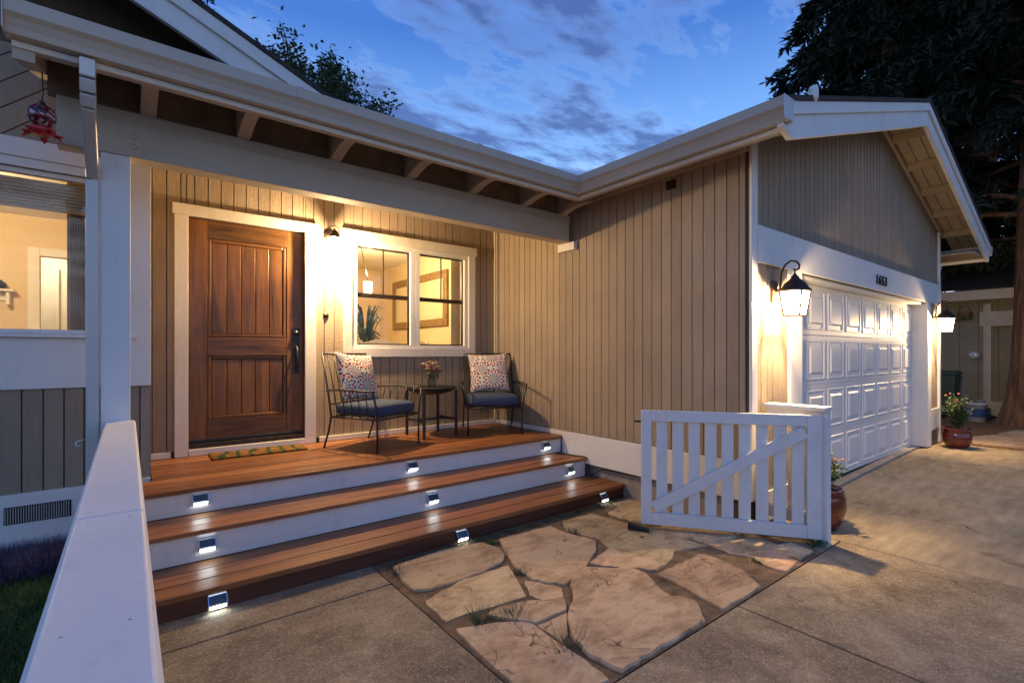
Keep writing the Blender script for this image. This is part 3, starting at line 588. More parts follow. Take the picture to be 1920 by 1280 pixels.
for a, b in zip(rx, rx[1:]): MB().prism([(3.80, 2.864), (3.835, 2.864), (3.835, pr_z(3.835) - .051), (3.80, pr_z(3.80) - .051)], 'x', a + .041, b - .041).build('blocking', 'eave_boards', pr)
box('fascia', 'gutter_paint', pr, -.44, 3.42, 3.35, 3.384, 2.872, 3.02); box('fascia_trim', 'trim_cream', pr, -.44, 3.40, 3.327, 3.3485, 2.872, 2.903)
gutter(pr, 'x', -.455, 3.345, 3.349, -1, 2.905); box('gutter_end', 'metal_white', pr, -.461, -.4555, 3.225, 3.352, 2.905, 3.057)
for xx in (.85, 2.2): MB().box(xx - .02, xx + .02, 3.226, 3.2285, 2.99, 3.054).build('gutter_seam', 'gutter_paint', pr); MB().box(xx - .02, xx + .02, 3.225, 3.349, 3.0555, 3.0575).build('gutter_strap', 'metal_white', pr)
bm_ = box('porch_beam', 'beam_paint', house, -.32, XG - .052, 3.765, 3.905, 2.588, 2.79, bevel=.005); box('top_plate', 'beam_paint', bm_, -.32, XG - .03, 3.775, 3.90, 2.791, 2.863)
for z in (2.65, 2.71): MB().lathe([(.016, 0), (.014, .008), (.002, .010)], (0, 0, 0), 10).build('bolt', 'beam_paint', bm_, local=True).matrix_local = Matrix.Translation(Vector((.03, 3.765, z)) - house.location - bm_.location) @ Matrix.Rotation(rad(90), 4, 'X')
box('porch_post', 'white_paint', house, -.128, .012, 3.77, 3.90, 0, 2.587, bevel=.005)
ds = MB()
def rect_tube(m, pts, w, d):
    for p, q in zip(pts, pts[1:]): m.bar(p, q, w, d, (0, 1, .01))
dsp = MB(); dsp.box(-.192, -.134, 3.755, 3.835, .45, 2.41)
ds = dsp.build('downspout', 'metal_white', house, bevel=.006)
MB().bar((-.163, 3.775, 2.44), (-.163, 3.40, 2.70), .058, .078, (0, 0, 1)).build('elbow', 'metal_white', ds, bevel=.008)
m = MB()
for i, (yy, zz) in enumerate(((3.40, 2.70), (3.36, 2.75), (3.335, 2.81), (3.325, 2.90))):
    if i: m.bar(pv, (-.163, yy, zz), .064, .084, (0, 1, .3))
    pv = (-.163, yy, zz)
m.build('elbow', 'metal_white', ds, bevel=.006)
for x in (-.18, -.163, -.146): box('rib', 'metal_white', ds, x - .003, x + .003, 3.751, 3.7545, .46, 2.40, bevel=.001)
# left wing
wx0 = -5.0
WWIN = (-2.3, -.203, 1.53, 2.60)
lw = wall_with_holes('wing_wall', 'groove', house, 'y', YL + BT, YL + .10, wx0, .12, 0, 3.3, [WWIN])
siding(lw, 'y', YL, -1, -3.0, .13, .50, 1.165, phase=.02)
box('skirt_board', 'white_paint', lw, -5, .128, YL - .02, YL + .01, -.04, .498)
v0 = box('foundation_vent', 'rubber', lw, -.62, -.30, YL - .024, YL - .0205, .31, .42, bevel=0)
for k in range(26): box('vent_fin', 'metal_white', v0, -.615 + k * .012, -.611 + k * .012, YL - .029, YL - .0245, .315, .415, bevel=0)
box('apron_board', 'white_paint', lw, -3, .128, YL - .018, YL - .001, 1.167, 1.50); box('corner_board', 'white_paint', lw, .002, .13, YL - .026, YL + .02, 1.167, 3.2)
box('window_sill', 'white_paint', lw, -3, .05, YL - .05, YL - .001, 1.502, 1.528, bevel=.004); box('head_trim', 'white_paint', lw, -3, .0, YL - .03, YL - .001, 2.66, 2.78); box('head_trim', 'white_paint', lw, -3, .0, YL - .02, YL - .001, 2.60, 2.658)
box('side_wall', 'siding', lw, .118, .132, YL + .021, YW, DZ, 3.4, bevel=0)
box('side_trim', 'white_paint', lw, -.201, .0, YL - .016, YL - .001, 1.529, 2.599)
ww = box('wing_window', 'white_smooth', lw, -2.3, -.205, YL + .01, YL + .06, 2.565, 2.599); box('window_frame', 'white_smooth', lw, -.230, -.205, YL - .008, YL + .06, 1.53, 2.564); box('window_frame', 'white_smooth', lw, -2.3, -.231, YL - .008, YL + .06, 1.53, 1.556)
box('window_pane', 'pane_glass', lw, -2.3, -.231, YL + .03, YL + .033, 1.557, 2.564, bevel=0)
# diagonal boards on the wing gable
for k in range(-8, 60):
    t0 = 2.2 + k * .166; sl = .9
    poly = [(-4, t0 - 4 * sl + .004), (1.6, t0 + 1.6 * sl + .004), (1.6, t0 + 1.6 * sl + .160), (-4, t0 - 4 * sl + .160)]
    wz = lambda x: 3.454 + .416 * (1.197 - x) - .10
    for pl in [clip(clip(clip(clip(clip(poly, -1, 0, 2.6), 1, 0, -.0), 0, -1, -2.782), .416, 1, 3.454 + .416 * 1.197 - .10), 0, 1, 3.38)]:
        if len(pl) > 2: MB().prism(pl, 'y', YL, YL + BT - .001).build('diagonal_board', 'siding', lw)
wroof = lambda x: 3.454 + .416 * (1.197 - x)
wr = MB().prism([(1.6, wroof(1.6)), (-3, wroof(-3)), (-3, wroof(-3) - .035), (1.6, wroof(1.6) - .035)], 'y', 3.93, 9).build('wing_roof', 'shingle', house)
rake(wr, -3, 1.6, wroof, 3.965, 4.005, .036, .25, 'white_paint'); rake(wr, -3, 1.6, wroof, 3.940, 3.964, .036, .10, 'white_paint', 'shingle_mould')
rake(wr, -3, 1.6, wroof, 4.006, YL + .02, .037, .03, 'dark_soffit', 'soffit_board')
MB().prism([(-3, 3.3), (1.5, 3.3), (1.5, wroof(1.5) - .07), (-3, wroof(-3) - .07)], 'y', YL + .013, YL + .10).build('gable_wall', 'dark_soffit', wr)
# rooms behind the windows
rm = MB().box(1.2, 3.98, 9.2, 9.3, DZ, 3.2).build('dining_room_wall', 'interior_wall', house)
MB().box(3.90, 3.98, 5.26, 9.2, DZ, 3.2).build('room_wall', 'interior_wall', rm); MB().box(1.2, 1.3, 5.26, 9.2, DZ, 3.2).build('room_wall', 'interior_wall', rm)
MB().box(1.3, 3.9, 5.26, 9.2, 3.0, 3.1).build('room_ceiling', 'interior_ceiling', rm); MB().box(1.3, 3.9, 5.26, 9.2, DZ - .1, DZ).build('room_floor', 'interior_floor', rm)
MB().box(1.3, 3.9, YW + .101, YW + .12, DZ, WIN[2]).build('room_wall', 'interior_wall', rm); MB().box(1.3, 3.9, YW + .101, YW + .12, WIN[3], 3.1).build('room_wall', 'interior_wall', rm)
for a, b in ((1.3, WIN[0]), (WIN[1], 3.9)): MB().box(a, b, YW + .101, YW + .12, WIN[2] + .001, WIN[3] - .001).build('room_wall', 'interior_wall', rm)
lr = wall_with_holes('living_room_wall', 'interior_wall', house, 'y', 8.0, 8.1, -4, .1, DZ, 3.1, [(-.82, -.05, DZ, 2.545)])
MB().box(-4, .1, 4.56, 8, 3.0, 3.1).build('room_ceiling', 'interior_ceiling', lr); MB().box(-4, .1, 4.56, 9.6, DZ - .1, DZ).build('room_floor', 'interior_floor', lr); MB().box(.1, .117, 4.56, 9.6, DZ, 3.1).build('room_wall', 'interior_wall', lr); MB().box(-4.1, -4, 4.56, 9.6, DZ, 3.1).build('room_wall', 'interior_wall', lr)
MB().box(-4, .1, 9.5, 9.6, DZ, 3.1).build('hall_wall', 'interior_white', lr); MB().box(-4, .1, 8.1, 9.5, 2.9, 3.0).build('hall_ceiling', 'interior_ceiling', lr)
for a, b, c, d in ((-.92, -.82, DZ, 2.64), (-.05, .05, DZ, 2.64), (-.819, -.051, 2.545, 2.64)): box('doorway_trim', 'interior_white', lr, a, b, 7.975, 8.0, c, d)
hd = box('hall_door', 'interior_white', lr, -.97, -.81, 9.44, 9.49, DZ, 2.50); box('hall_door_trim', 'interior_white', lr, -.81, -.77, 9.40, 9.49, DZ, 2.6)
MB().box(-4, .1, YL + .101, YL + .12, DZ, WWIN[2]).build('room_wall', 'interior_wall', lr); MB().box(-4, .1, YL + .101, YL + .12, WWIN[3], 3.1).build('room_wall', 'interior_wall', lr); MB().box(-.20, .1, YL + .101, YL + .12, WWIN[2], WWIN[3]).build('room_wall', 'interior_wall', lr); MB().box(-4, WWIN[0], YL + .101, YL + .12, WWIN[2], WWIN[3]).build('room_wall', 'interior_wall', lr)

# ------------------------------------------------------------------ deck and steps
steps = empty('porch_steps', (2, 3.9, 0), 'redwood porch deck with two broad steps and white risers', 'steps')
X0, X1 = .055, XG - .024
n = 9; w = (YW - .024 - 3.895) / n
for k in range(n):
    y0 = 3.895 + k * w
    if y0 + w > YL - .03: x0 = .135
    else: x0 = X0
    if 3.765 < y0 + w and y0 < 3.905: x0 = max(x0, .055)
    box('deck_board', 'deck', steps, x0, X1 if y0 > 3.915 else X1, y0 + .004, y0 + w - .004, DZ - .028, DZ + random.uniform(-.001, .001), bevel=.003)
box('deck_joist', 'groove', steps, X0, X1, 3.96, YW - .03, .30, DZ - .03, bevel=0)
box('riser', 'white_paint', steps, X0 + .001, XG - .025, 3.925, 3.955, .321, DZ - .029)
for a, b in ((3.535, 3.66), (3.66, 3.79), (3.79, 3.924)): box('tread_board', 'deck', steps, X0, XG - .003 if a < 3.6 else XG - .025, a + .004, b - .004, .292, .32 + random.uniform(-.001, .001), bevel=.003)
box('riser', 'white_paint', steps, X0 + .001, XG - .026, 3.562, 3.592, .127, .291)
for a, b in ((3.105, 3.262), (3.262, 3.415), (3.415, 3.561)): box('tread_board', 'deck', steps, X0, XG + .055, a + .004, b - .004, .094, .126 + random.uniform(-.001, .001), bevel=.003)
box('riser', 'deck_dark', steps, X0 + .001, XG + .054, 3.122, 3.15, -.03, .093)
box('end_board', 'deck_dark', steps, XG + .024, XG + .053, 3.151, 3.55, -.03, .093)
# step lights
def step_light(x, y, z, label):
    e = empty('step_light', (x, y, z), label, 'step light', 'solar lights on the porch step risers')
    w, h = .044, .039
    def B(nm, mt, vs, fs): m = MB(); m.add(vs, fs); return m.build(nm, mt, e, local=True, center=False)
    m = MB(); m.box(-w, w, -.006, -.0005, -h, h); m.build('back_plate', 'chrome', e, local=True, bevel=.002)
    for s in (-1, 1): MB().prism([(-.006, h), (-.018, h - .004), (-.050, -.008), (-.036, -h), (-.006, -h)], 'x', s * w - .002, s * w + .002).build('side_plate', 'chrome', e, local=True)
    B('solar_panel', 'solar', [(-w + .002, -.016, h - .006), (w - .002, -.016, h - .006), (w - .002, -.046, -.006), (-w + .002, -.046, -.006)], [(0, 1, 2, 3)])
    B('front_bar', 'chrome', [(-w + .002, -.0465, -.006), (w - .002, -.0465, -.006), (w - .002, -.0475, -.013), (-w + .002, -.0475, -.013)], [(0, 1, 2, 3)])
    B('lens', 'led', [(-w + .005, -.046, -.014), (w - .005, -.046, -.014), (w - .005, -.030, -h + .004), (-w + .005, -.030, -h + .004)], [(0, 1, 2, 3)])
    return e
for y, z, nm in ((3.925, .415, 'top white riser'), (3.562, .222, 'middle white riser'), (3.122, .05, 'brown bottom riser')):
    for x, wh in ((.385, 'at the railing end'), (1.95, 'at mid length'), (3.51, 'at the garage wall end')): step_light(x, y, z, f'lit chrome solar step light on the {nm} {wh}')
cable = MB().tube([(3.64, 3.90, .325), (3.70, 3.72, .324), (3.735, 3.56, .326), (3.752, 3.52, .31), (3.755, 3.50, .20), (3.75, 3.50, .14), (3.775, 3.35, .232), (3.80, 2.9, .236), (3.81, 2.5, .238)], .006).build('cable', 'rubber')
tag(cable, 'black cable running over the steps along the garage wall', 'cable')
# doormat
def doormat():
    t = NT('mat_print'); p = t.pos(); n = t.noise(p, 6, 5, .6, 1.5); w = t.n('ShaderNodeTexWave'); t.l(p, w.inputs['Vector']); w.inputs['Scale'].default_value = 2.6; w.inputs['Distortion'].default_value = 9; w.inputs['Detail'].default_value = 3
    col = t.mix(t.ramp(w.outputs[1], [(.72, (0, 0, 0)), (.80, (1, 1, 1))]), t.ramp(n, [(.35, (.12, .062, .02)), (.6, (.23, .125, .04))]), (.035, .055, .04))
    MATS['mat_print'] = t.bsdf(col, .95, t.noise(p, 260, 3, .7), .9, .006, spec=.1)
doormat()
tag(MB().box(.56, 1.33, 4.81, 5.10, DZ + .0015, DZ + .016).build('doormat', 'mat_print', None, bevel=.005), 'brown coir doormat with green pattern before the front door', 'doormat')

# ------------------------------------------------------------------ railing, gate
rl = empty('railing', (-.03, 2.2, 0), 'white railing with broad flat cap running out from the porch post', 'railing')
for ya, yb in ((-.6, 1.598), (1.6015, 3.768)): MB().prism([(-.108, .965), (.036, .965), (.036, .985), (.028, .995), (-.1, .995), (-.108, .985)], 'y', ya, yb).build('cap_rail', 'white_paint', rl, bevel=.004)
for yy in (.95, 1.55, 1.65, 2.3, 2.95, 3.6):
    for xx in (-.075, .004): MB().lathe([(.0035, 0), (.003, .0008), (.0, .001)], (xx, yy, .995), 8, False).build('nail_head', 'metal_white', rl)
MB().box(-.08, .008, -.55, 3.765, .86, .9645).build('top_rail', 'white_paint', rl, bevel=.004); MB().box(-.08, .008, -.55, 3.765, .10, .19).build('bottom_rail', 'white_paint', rl, bevel=.004)
for y in (-.5, 1.6): box('post', 'white_paint', rl, -.085, .012, y - .045, y + .045, 0, .859)
k = 0
while k * .15 < 4.1:
    y = -.40 + k * .15; k += 1
    if abs(y - 1.6) > .09: box('picket', 'white_paint', rl, -.046, -.026, y - .045, y + .045, .191, .859)
hk = MB().tube([(-.20, 3.765, .90), (-.22, 3.75, .90), (-.235, 3.74, .89), (-.235, 3.735, .875), (-.215, 3.735, .87)], .004).build('hook', 'white_smooth', ds)
# gate: local x runs from hinge to free end
GH, GE = Vector((3.985, 1.44, 0)), Vector((3.235, 2.465, 0)); gl = (GE - GH).length
gt = empty('garden_gate', (GH.x, GH.y, 0), 'white picket gate with diagonal brace standing open on the flagstones', 'gate', rz=math.atan2(GE.y - GH.y, GE.x - GH.x))
def gbox(nm, *a): return MB().box(*a).build(nm, 'white_paint', gt, local=True, bevel=.004)
gB, gT = .045, .948; fwid = .082
gbox('stile', 0, .095, -.02, .022, gB, gT - .001); gbox('stile', gl - fwid, gl, -.02, .022, gB, gT - .001)
gbox('top_rail', .0955, gl - fwid - .0005, -.021, .021, gT - .085, gT); gbox('bottom_rail', .0955, gl - fwid - .0005, -.021, .021, gB, gB + .095)
ns = 9; inner0, inner1 = .10, gl - fwid - .005; pit = (inner1 - inner0) / ns
for k in range(ns):
    a = inner0 + k * pit + .006; gbox('picket', a, a + pit * .70, -.018, -.002, gB + .096, gT - .086)
# brace on the camera side (+y local is towards the porch, so pick the side facing the walkway)
sgn = 1
MB().bar((.11, sgn * .012, gT - .125), (gl - fwid - .012, sgn * .012, gB + .135), .028, .085, (0, 0, 1)).build('brace', 'white_paint', gt, local=True, bevel=.003)
for z in (.25, .75): MB().box(-.012, .006, -.024, -.018, z - .05, z + .05).build('hinge', 'chrome', gt, local=True)
MB().box(gl - .01, gl + .05, -.008, .008, gT - .10, gT - .085).build('latch', 'iron', gt, local=True)
wd = MB().prism([(0, 0), (.16, 0), (.16, .012), (.02, .045), (0, .045)], 'y', -.025, .025).build('door_wedge', 'rubber', None); wd.location = (GE.x - .06, GE.y - .02, .008); wd.rotation_euler = (0, 0, rad(-60))
tag(wd, 'black rubber wedge holding the free end of the gate', 'door wedge')
fs_ = empty('fence_stub', (4.03, 1.65, 0), 'short white capped fence joining the gate post to the garage corner', 'fence')
MB().box(3.945, 4.085, 1.40, 1.835, .978, 1.008).build('cap_rail', 'white_paint', fs_, bevel=.004); MB().box(3.985, 4.045, 1.44, 1.835, .88, .977).build('top_rail', 'white_paint', fs_, bevel=.003); MB().box(3.985, 4.045, 1.50, 1.835, .12, .21).build('bottom_rail', 'white_paint', fs_, bevel=.003)
MB().box(3.995, 4.075, 1.405, 1.485, 0, .977).build('post', 'white_paint', fs_, bevel=.004)
for y in (1.55, 1.66, 1.77): MB().box(4.046, 4.064, y - .036, y + .036, .12, .96).build('picket', 'white_paint', fs_, bevel=.003)

# ------------------------------------------------------------------ wall lights
def garage_lantern(x, label):
    e = empty('wall_lantern', (x, YG - .17, 1.69), label, 'wall lantern', 'lit lanterns beside the garage door'); T = lambda m, nm, mt, **k: m.build(nm, mt, e, local=True, center=False, **k)
    yb = .168
    T(MB().box(-.045, .045, yb - .022, yb - .001, .12, .30), 'back_plate', 'bronze', bevel=.008)
    arm = [(0, yb - .02, .21), (0, yb - .05, .22), (0, yb - .06, .26), (0, .10, .36), (0, .07, .42), (0, .03, .445), (0, -.01, .435), (0, -.035, .405), (0, -.03, .375), (0, -.005, .365), (0, .008, .378)]
    T(MB().tube(arm, .0085), 'scroll_arm', 'bronze'); T(MB().tube([(0, yb - .02, .22), (0, .06, .235)], .007), 'stay', 'bronze')
    T(MB().tube([(0, 0, .37), (0, 0, .335)], .006), 'hanger', 'bronze')
    T(MB().lathe([(.119, .198), (.122, .205), (.098, .225), (.075, .262), (.045, .290), (.030, .305), (.034, .312), (.020, .322), (.012, .335), (.004, .345)], n=20), 'lantern_roof', 'bronze')
    n = 4; top, bot = .116, .082
    ring = lambda r, z: [(r * math.cos(2 * math.pi * (k + .5) / n), r * math.sin(2 * math.pi * (k + .5) / n), z) for k in range(n)]
    A, B = ring(bot, .008), ring(top, .200)
    for k in range(n):
        q = (k + 1) % n
        T(MB().add([A[k], A[q], B[q], B[k]], [(0, 1, 2, 3)]), 'glass_pane', 'frosted')
        T(MB().tube([A[k], B[k]], .0075, 6), 'glazing_bar', 'bronze'); 
    T(MB().tube(A + [A[0]], .006, 5), 'bottom_rim', 'bronze'); T(MB().tube(B + [B[0]], .006, 5), 'top_rim', 'bronze')
    T(MB().lathe([(.010, .196), (.020, .182), (.020, .17), (.012, .158), (.004, .152)], n=12), 'bulb', 'bulb')
    lamp('lantern_light', e, (0, 0, .115), GARAGE_W, WARM, .02, True)
    return e
GARAGE_W, PORCH_W, DINING_W, LIVING_W = 140, 255, 90, 66
garage_lantern(4.16, 'lit bronze scroll arm lantern on the wall behind the open gate'); garage_lantern(9.03, 'lit bronze scroll arm lantern above the potted rose at the far garage corner')
def porch_lamp():
    e = empty('porch_lamp', (1.64, YW - .15, 2.375), 'small lit bronze jar lamp between front door and window', 'wall lamp'); T = lambda m, nm, mt, **k: m.build(nm, mt, e, local=True, center=False, **k)
    pl = T(MB().lathe([(.058, 0), (.055, .012), (.03, .02), (.012, .03)], n=20), 'wall_plate', 'bronze'); pl.matrix_local = Matrix.Translation((-.01, .149, .24)) @ Matrix.Rotation(rad(90), 4, 'X')
    T(MB().tube([(-.01, .12, .24), (0, .06, .25), (0, 0, .25)], .011), 'arm', 'bronze')
    T(MB().lathe([(.058, .185), (.060, .19), (.056, .20), (.040, .225), (.034, .25), (.012, .262), (.006, .28)], n=20), 'cap', 'bronze')
    T(MB().tube([(.045, 0, .20), (.052, 0, .25), (.035, 0, .295), (0, 0, .31), (-.035, 0, .295), (-.052, 0, .25), (-.045, 0, .20)], .005), 'bail', 'bronze')
    T(MB().lathe([(.050, .006), (.054, .03), (.054, .16), (.048, .186)], n=20, caps=False), 'glass_jar', 'jar_glow')
    T(MB().lathe([(.056, 0), (.056, .008), (.046, .008), (.046, 0)], n=20, caps=False), 'bottom_ring', 'bronze')
    T(MB().lathe([(.012, .17), (.026, .13), (.028, .11), (.018, .085), (.006, .075)], n=12), 'bulb', 'bulb')
    lamp('porch_light', e, (0, -.02, .06), PORCH_W, WARM, .025, True)
porch_lamp()

# ------------------------------------------------------------------ porch furniture
def bezier(p, n=8):
    out = []
    for i in range(n + 1):
        t = i / n; q = [Vector(a) for a in p]
        while len(q) > 1: q = [a.lerp(b, t) for a, b in zip(q, q[1:])]
        out.append(tuple(q[0]))
    return out
def patio_chair(loc, rz, label):
    e = empty('patio_chair', loc, label, 'patio chair', 'patio chairs on the porch deck', rz); T = lambda m, nm, mt, **k: m.build(nm, mt, e, local=True, center=False, **k)
    R = .0095; hw = .30; zs = .30
    for s in (-1, 1):
        T(MB().tube([(s * hw, -.30, .0), (s * hw, -.30, zs), (s * (hw + .02), -.30, .42), (s * (hw + .055), -.295, .555)], R), 'leg', 'iron')
        T(MB().tube([(s * hw, .36, .0), (s * hw, .30, .16), (s * hw, .265, zs), (s * hw, .30, .50), (s * (hw - .01), .395, .90)], R), 'leg', 'iron')
        T(MB().tube(bezier([(s * (hw + .005), .325, .545), (s * (hw + .07), .15, .57), (s * (hw + .06), -.1, .56), (s * (hw + .055), -.31, .555)]), .0085), 'armrest', 'iron')
        for k in range(5):
            y = -.20 + k * .095; T(MB().tube(bezier([(s * hw, y + .01, zs), (s * (hw + .01), y + .005, .40), (s * (hw + .055), y - .005, .56)], 4), .0055, 6), 'arm_spindle', 'iron')
    T(MB().tube([(-hw, -.30, zs), (hw, -.30, zs), (hw, .265, zs), (-hw, .265, zs), (-hw, -.30, zs)], R), 'seat_frame', 'iron')
    for k in range(5):
        y = -.20 + k * .1; T(MB().tube([(-hw, y, zs), (hw, y, zs)], .005, 6), 'seat_slat', 'iron')
    T(MB().tube([(-hw + .01, .395, .895), (hw - .01, .395, .895)], R), 'back_rail', 'iron'); T(MB().tube([(-hw, .285, .42), (hw, .285, .42)], .008), 'back_rail', 'iron')
    for k in range(7):
        x = -.225 + k * .075; T(MB().tube([(x, .285, .42), (x, .395, .895)], .0055, 6), 'back_spindle', 'iron')
    c = MB(); nx, ny = 14, 14; V = []; 
    def sup(u): return math.copysign(abs(u) ** .28, u)
    for i in range(13):
        th = -math.pi / 2 + math.pi * i / 12
        for k in range(40):
            ph = 2 * math.pi * k / 40; cr = max(.02, math.cos(th)) ** .25
            x = .285 * cr * sup(math.cos(ph)) * 1.0; y = -.02 + .285 * cr * sup(math.sin(ph)); z = zs + .012 + .06 + .06 * math.copysign(abs(math.sin(th)) ** .5, th) + .008 * math.cos(x * 4) * math.cos((y + .02) * 4) * (1 if th > 0 else 0)
            V.append((x, y, z))
    c.add(V, [(i * 40 + k, i * 40 + (k + 1) % 40, (i + 1) * 40 + (k + 1) % 40, (i + 1) * 40 + k) for i in range(12) for k in range(40)] + [tuple(range(40))[::-1], tuple(range(480, 520))], True)
    T(c, 'seat_cushion', 'navy')
    return e
c1 = patio_chair((1.905, 4.62, DZ + .001), rad(25.5), 'black metal chair beside the front door with navy seat cushion')
c2 = patio_chair((3.33, 4.65, DZ + .001), rad(-27.7), 'black metal chair in the porch corner with navy seat cushion')
def pillow(chair, roll, label, dx=0):
    n = 22; me = bpy.data.meshes.new('throw_pillow'); V = []; Fc = []; UV = []
    for side in (1, -1):
        b = len(V)
        for i in range(n + 1):
            for j in range(n + 1):
                u, v = i / n * 2 - 1, j / n * 2 - 1; pin = 1 - .09 * (1 - abs(u) ** 2.2) * abs(v) ** 3; pin2 = 1 - .09 * (1 - abs(v) ** 2.2) * abs(u) ** 3
                th = .085 * (max(0, (1 - u * u)) * max(0, (1 - v * v))) ** .42
                wr_ = .006 * mnoise.noise(Vector((u * 2.3, v * 2.3, side * 3 + roll)))
                V.append((.245 * u * pin2, -side * (th + wr_ * (1 - max(abs(u), abs(v)))), .245 * v * pin)); UV.append(((u + 1) / 2, (v + 1) / 2))
        for i in range(n):
            for j in range(n):
                a = b + i * (n + 1) + j; f = (a, a + n + 1, a + n + 2, a + 1); Fc.append(f if side > 0 else f[::-1])
    me.from_pydata(V, [], Fc); ul = me.uv_layers.new(name='UVMap')
    for p in me.polygons:
        p.use_smooth = True
        for li in p.loop_indices: ul.data[li].uv = UV[me.loops[li].vertex_index]
    bm = bmesh.new(); bm.from_mesh(me); bmesh.ops.remove_doubles(bm, verts=bm.verts, dist=1e-4); bm.to_mesh(me); bm.free()
    me.materials.append(MATS['pillow_print']); o = bpy.data.objects.new('throw_pillow', me); COL.objects.link(o)
    M = Matrix.Translation(chair.location) @ Matrix.Rotation(chair.rotation_euler.z, 4, 'Z') @ Matrix.Translation((dx, .225, .665)) @ Matrix.Rotation(rad(-17), 4, 'X') @ Matrix.Rotation(roll, 4, 'Y')
    o.matrix_world = M; return tag(o, label, 'pillow', 'patterned pillows on the patio chairs')
pillow(c1, rad(5), 'medallion print throw pillow on the chair beside the front door'); pillow(c2, rad(-2), 'medallion print throw pillow on the chair in the porch corner')
tb = empty('side_table', (2.63, 4.81, DZ + .001), 'small round black metal side table between the two chairs', 'table'); T = lambda m, nm, mt, **k: m.build(nm, mt, tb, local=True, center=False, **k)
T(MB().lathe([(.0, .445), (.12, .455), (.22, .485), (.275, .520), (.28, .533), (.272, .533), (.265, .526), (.0, .524)], n=36, caps=False), 'tray_top', 'iron')
for sx in (-1, 1):
    for sy in (-1, 1): T(MB().box(sx * .195 - .013, sx * .195 + .013, sy * .2 - .013, sy * .2 + .013, 0, .505), 'leg', 'iron', bevel=.002)
for sx in (-1, 1): T(MB().box(sx * .195 - .008, sx * .195 + .008, -.187, .187, .17, .195), 'stretcher', 'iron')
T(MB().box(-.187, .187, -.008, .008, .171, .194), 'stretcher', 'iron')
vz = DZ + .528
fv = empty('flower_vase', (2.63, 4.80, vz), 'glass jar of yellow, cream and magenta flowers on the side table', 'vase'); T = lambda m, nm, mt, **k: m.build(nm, mt, fv, local=True, center=False, **k)
T(MB().lathe([(.0, .002), (.036, .002), (.040, .012), (.040, .075), (.032, .09), (.033, .10)], n=20, caps=False), 'jar', 'jar_glass')
st_, lf_ = MB(), MB(); r = random.Random(3); heads = []
for k in range(16):
    a = r.uniform(0, 6.28); d = r.uniform(.02, .12); hh = r.uniform(.17, .29) - d * .3; tip = (math.cos(a) * d, math.sin(a) * d, hh); st_.tube([(math.cos(a) * .012, math.sin(a) * .012, .01), (math.cos(a) * .02, math.sin(a) * .02, .09), tip], .002, 5); heads.append(tip)
for k in range(170):
    a = r.uniform(0, 6.28); d = r.uniform(.01, .11); lf_.leaf((math.cos(a) * d * .7, math.sin(a) * d * .7, r.uniform(.08, .2)), (math.cos(a), math.sin(a), r.uniform(.1, 1.4)), (0, 0, 1), r.uniform(.025, .05), .014)
T(st_, 'stem', 'stem'); T(lf_, 'foliage', 'leaf', recalc=False)
for k, hp in enumerate(heads):
    mt = ('petal_yellow', 'petal_cream', 'petal_magenta', 'petal_cream')[k % 4]; m = MB(); R = r.uniform(.028, .044)
    for q in range(14):
        a = q * 2.4; m.leaf(hp, (math.cos(a), math.sin(a), .25 + .5 * (q % 3) / 2), (0, 0, 1), R, R * .5)
    m.ball(hp, .007, 8, 5); T(m, 'flower', mt, recalc=False)

# ------------------------------------------------------------------ potted plants
def pot(x, y, z, prof, label, plantlabel, hgt, seed, spread):
    p = MB().lathe(prof, (x, y, z), 32).build('flower_pot', 'pot_red'); tag(p, label, 'pot')
    rz = max(v[1] for v in prof); rr = prof[-1][0]
    MB().lathe([(.0, rz - .03), (rr * .9, rz - .03)], (x, y, z), 24, False).build('potting_soil', 'pot_soil', p)
    e = empty('flowering_plant', (x, y, z + rz - .03), plantlabel, 'plant', 'flowering plants in the red pots'); r = random.Random(seed); st, lv = MB(), MB(); fl = []
    for k in range(16):
        a = r.uniform(0, 6.28); d = r.uniform(.2, 1) * spread; tip = Vector((math.cos(a) * d, math.sin(a) * d, hgt * r.uniform(.55, 1))); pts = bezier([(0, 0, 0), (tip.x * .3, tip.y * .3, tip.z * .6), tuple(tip)], 5); st.tube(pts, [.006 - .0008 * i for i in range(6)], 5)
        for q in range(100):
            t = r.uniform(.25, 1); b = Vector(pts[min(5, int(t * 5))]); dd = Vector((r.gauss(0, 1), r.gauss(0, 1), r.gauss(.1, .7)))
            lv.leaf(b + dd * .022, dd, (r.gauss(0, .4), r.gauss(0, .4), 1), r.uniform(.025, .048), r.uniform(.014, .024))
        if k % 2 == 0: fl.append(tip)
    st.build('stem', 'stem', e, local=True, center=False); lv.build('foliage', 'leaf', e, local=True, center=False, recalc=False)
    for hp in fl:
        m = MB()
        for q in range(12): a = q * 2.4; m.leaf(hp + Vector((0, 0, .01)), (math.cos(a), math.sin(a), .5 + .6 * (q % 3)), (0, 0, 1), .026, .018)
        m.build('flower', 'petal_pink' if r.random() < .7 else 'petal_cream', e, local=True, center=False, recalc=False)
pot(4.42, 1.60, .002, [(.0, 0), (.115, 0), (.15, .06), (.178, .17), (.172, .26), (.158, .305), (.165, .32), (.150, .322), (.146, .29)], 'tall red glazed pot behind the gate hinge post', 'leafy plant with pink buds in the tall pot behind the gate', .33, 21, .20)
pot(9.20, 1.60, .072, [(.0, 0), (.10, 0), (.135, .04), (.163, .12), (.160, .20), (.14, .245), (.166, .27), (.163, .285), (.14, .283), (.136, .25)], 'wide dark red glazed pot at the far garage corner', 'rose bush with pink blooms in the wide pot at the far garage corner', .52, 22, .22)

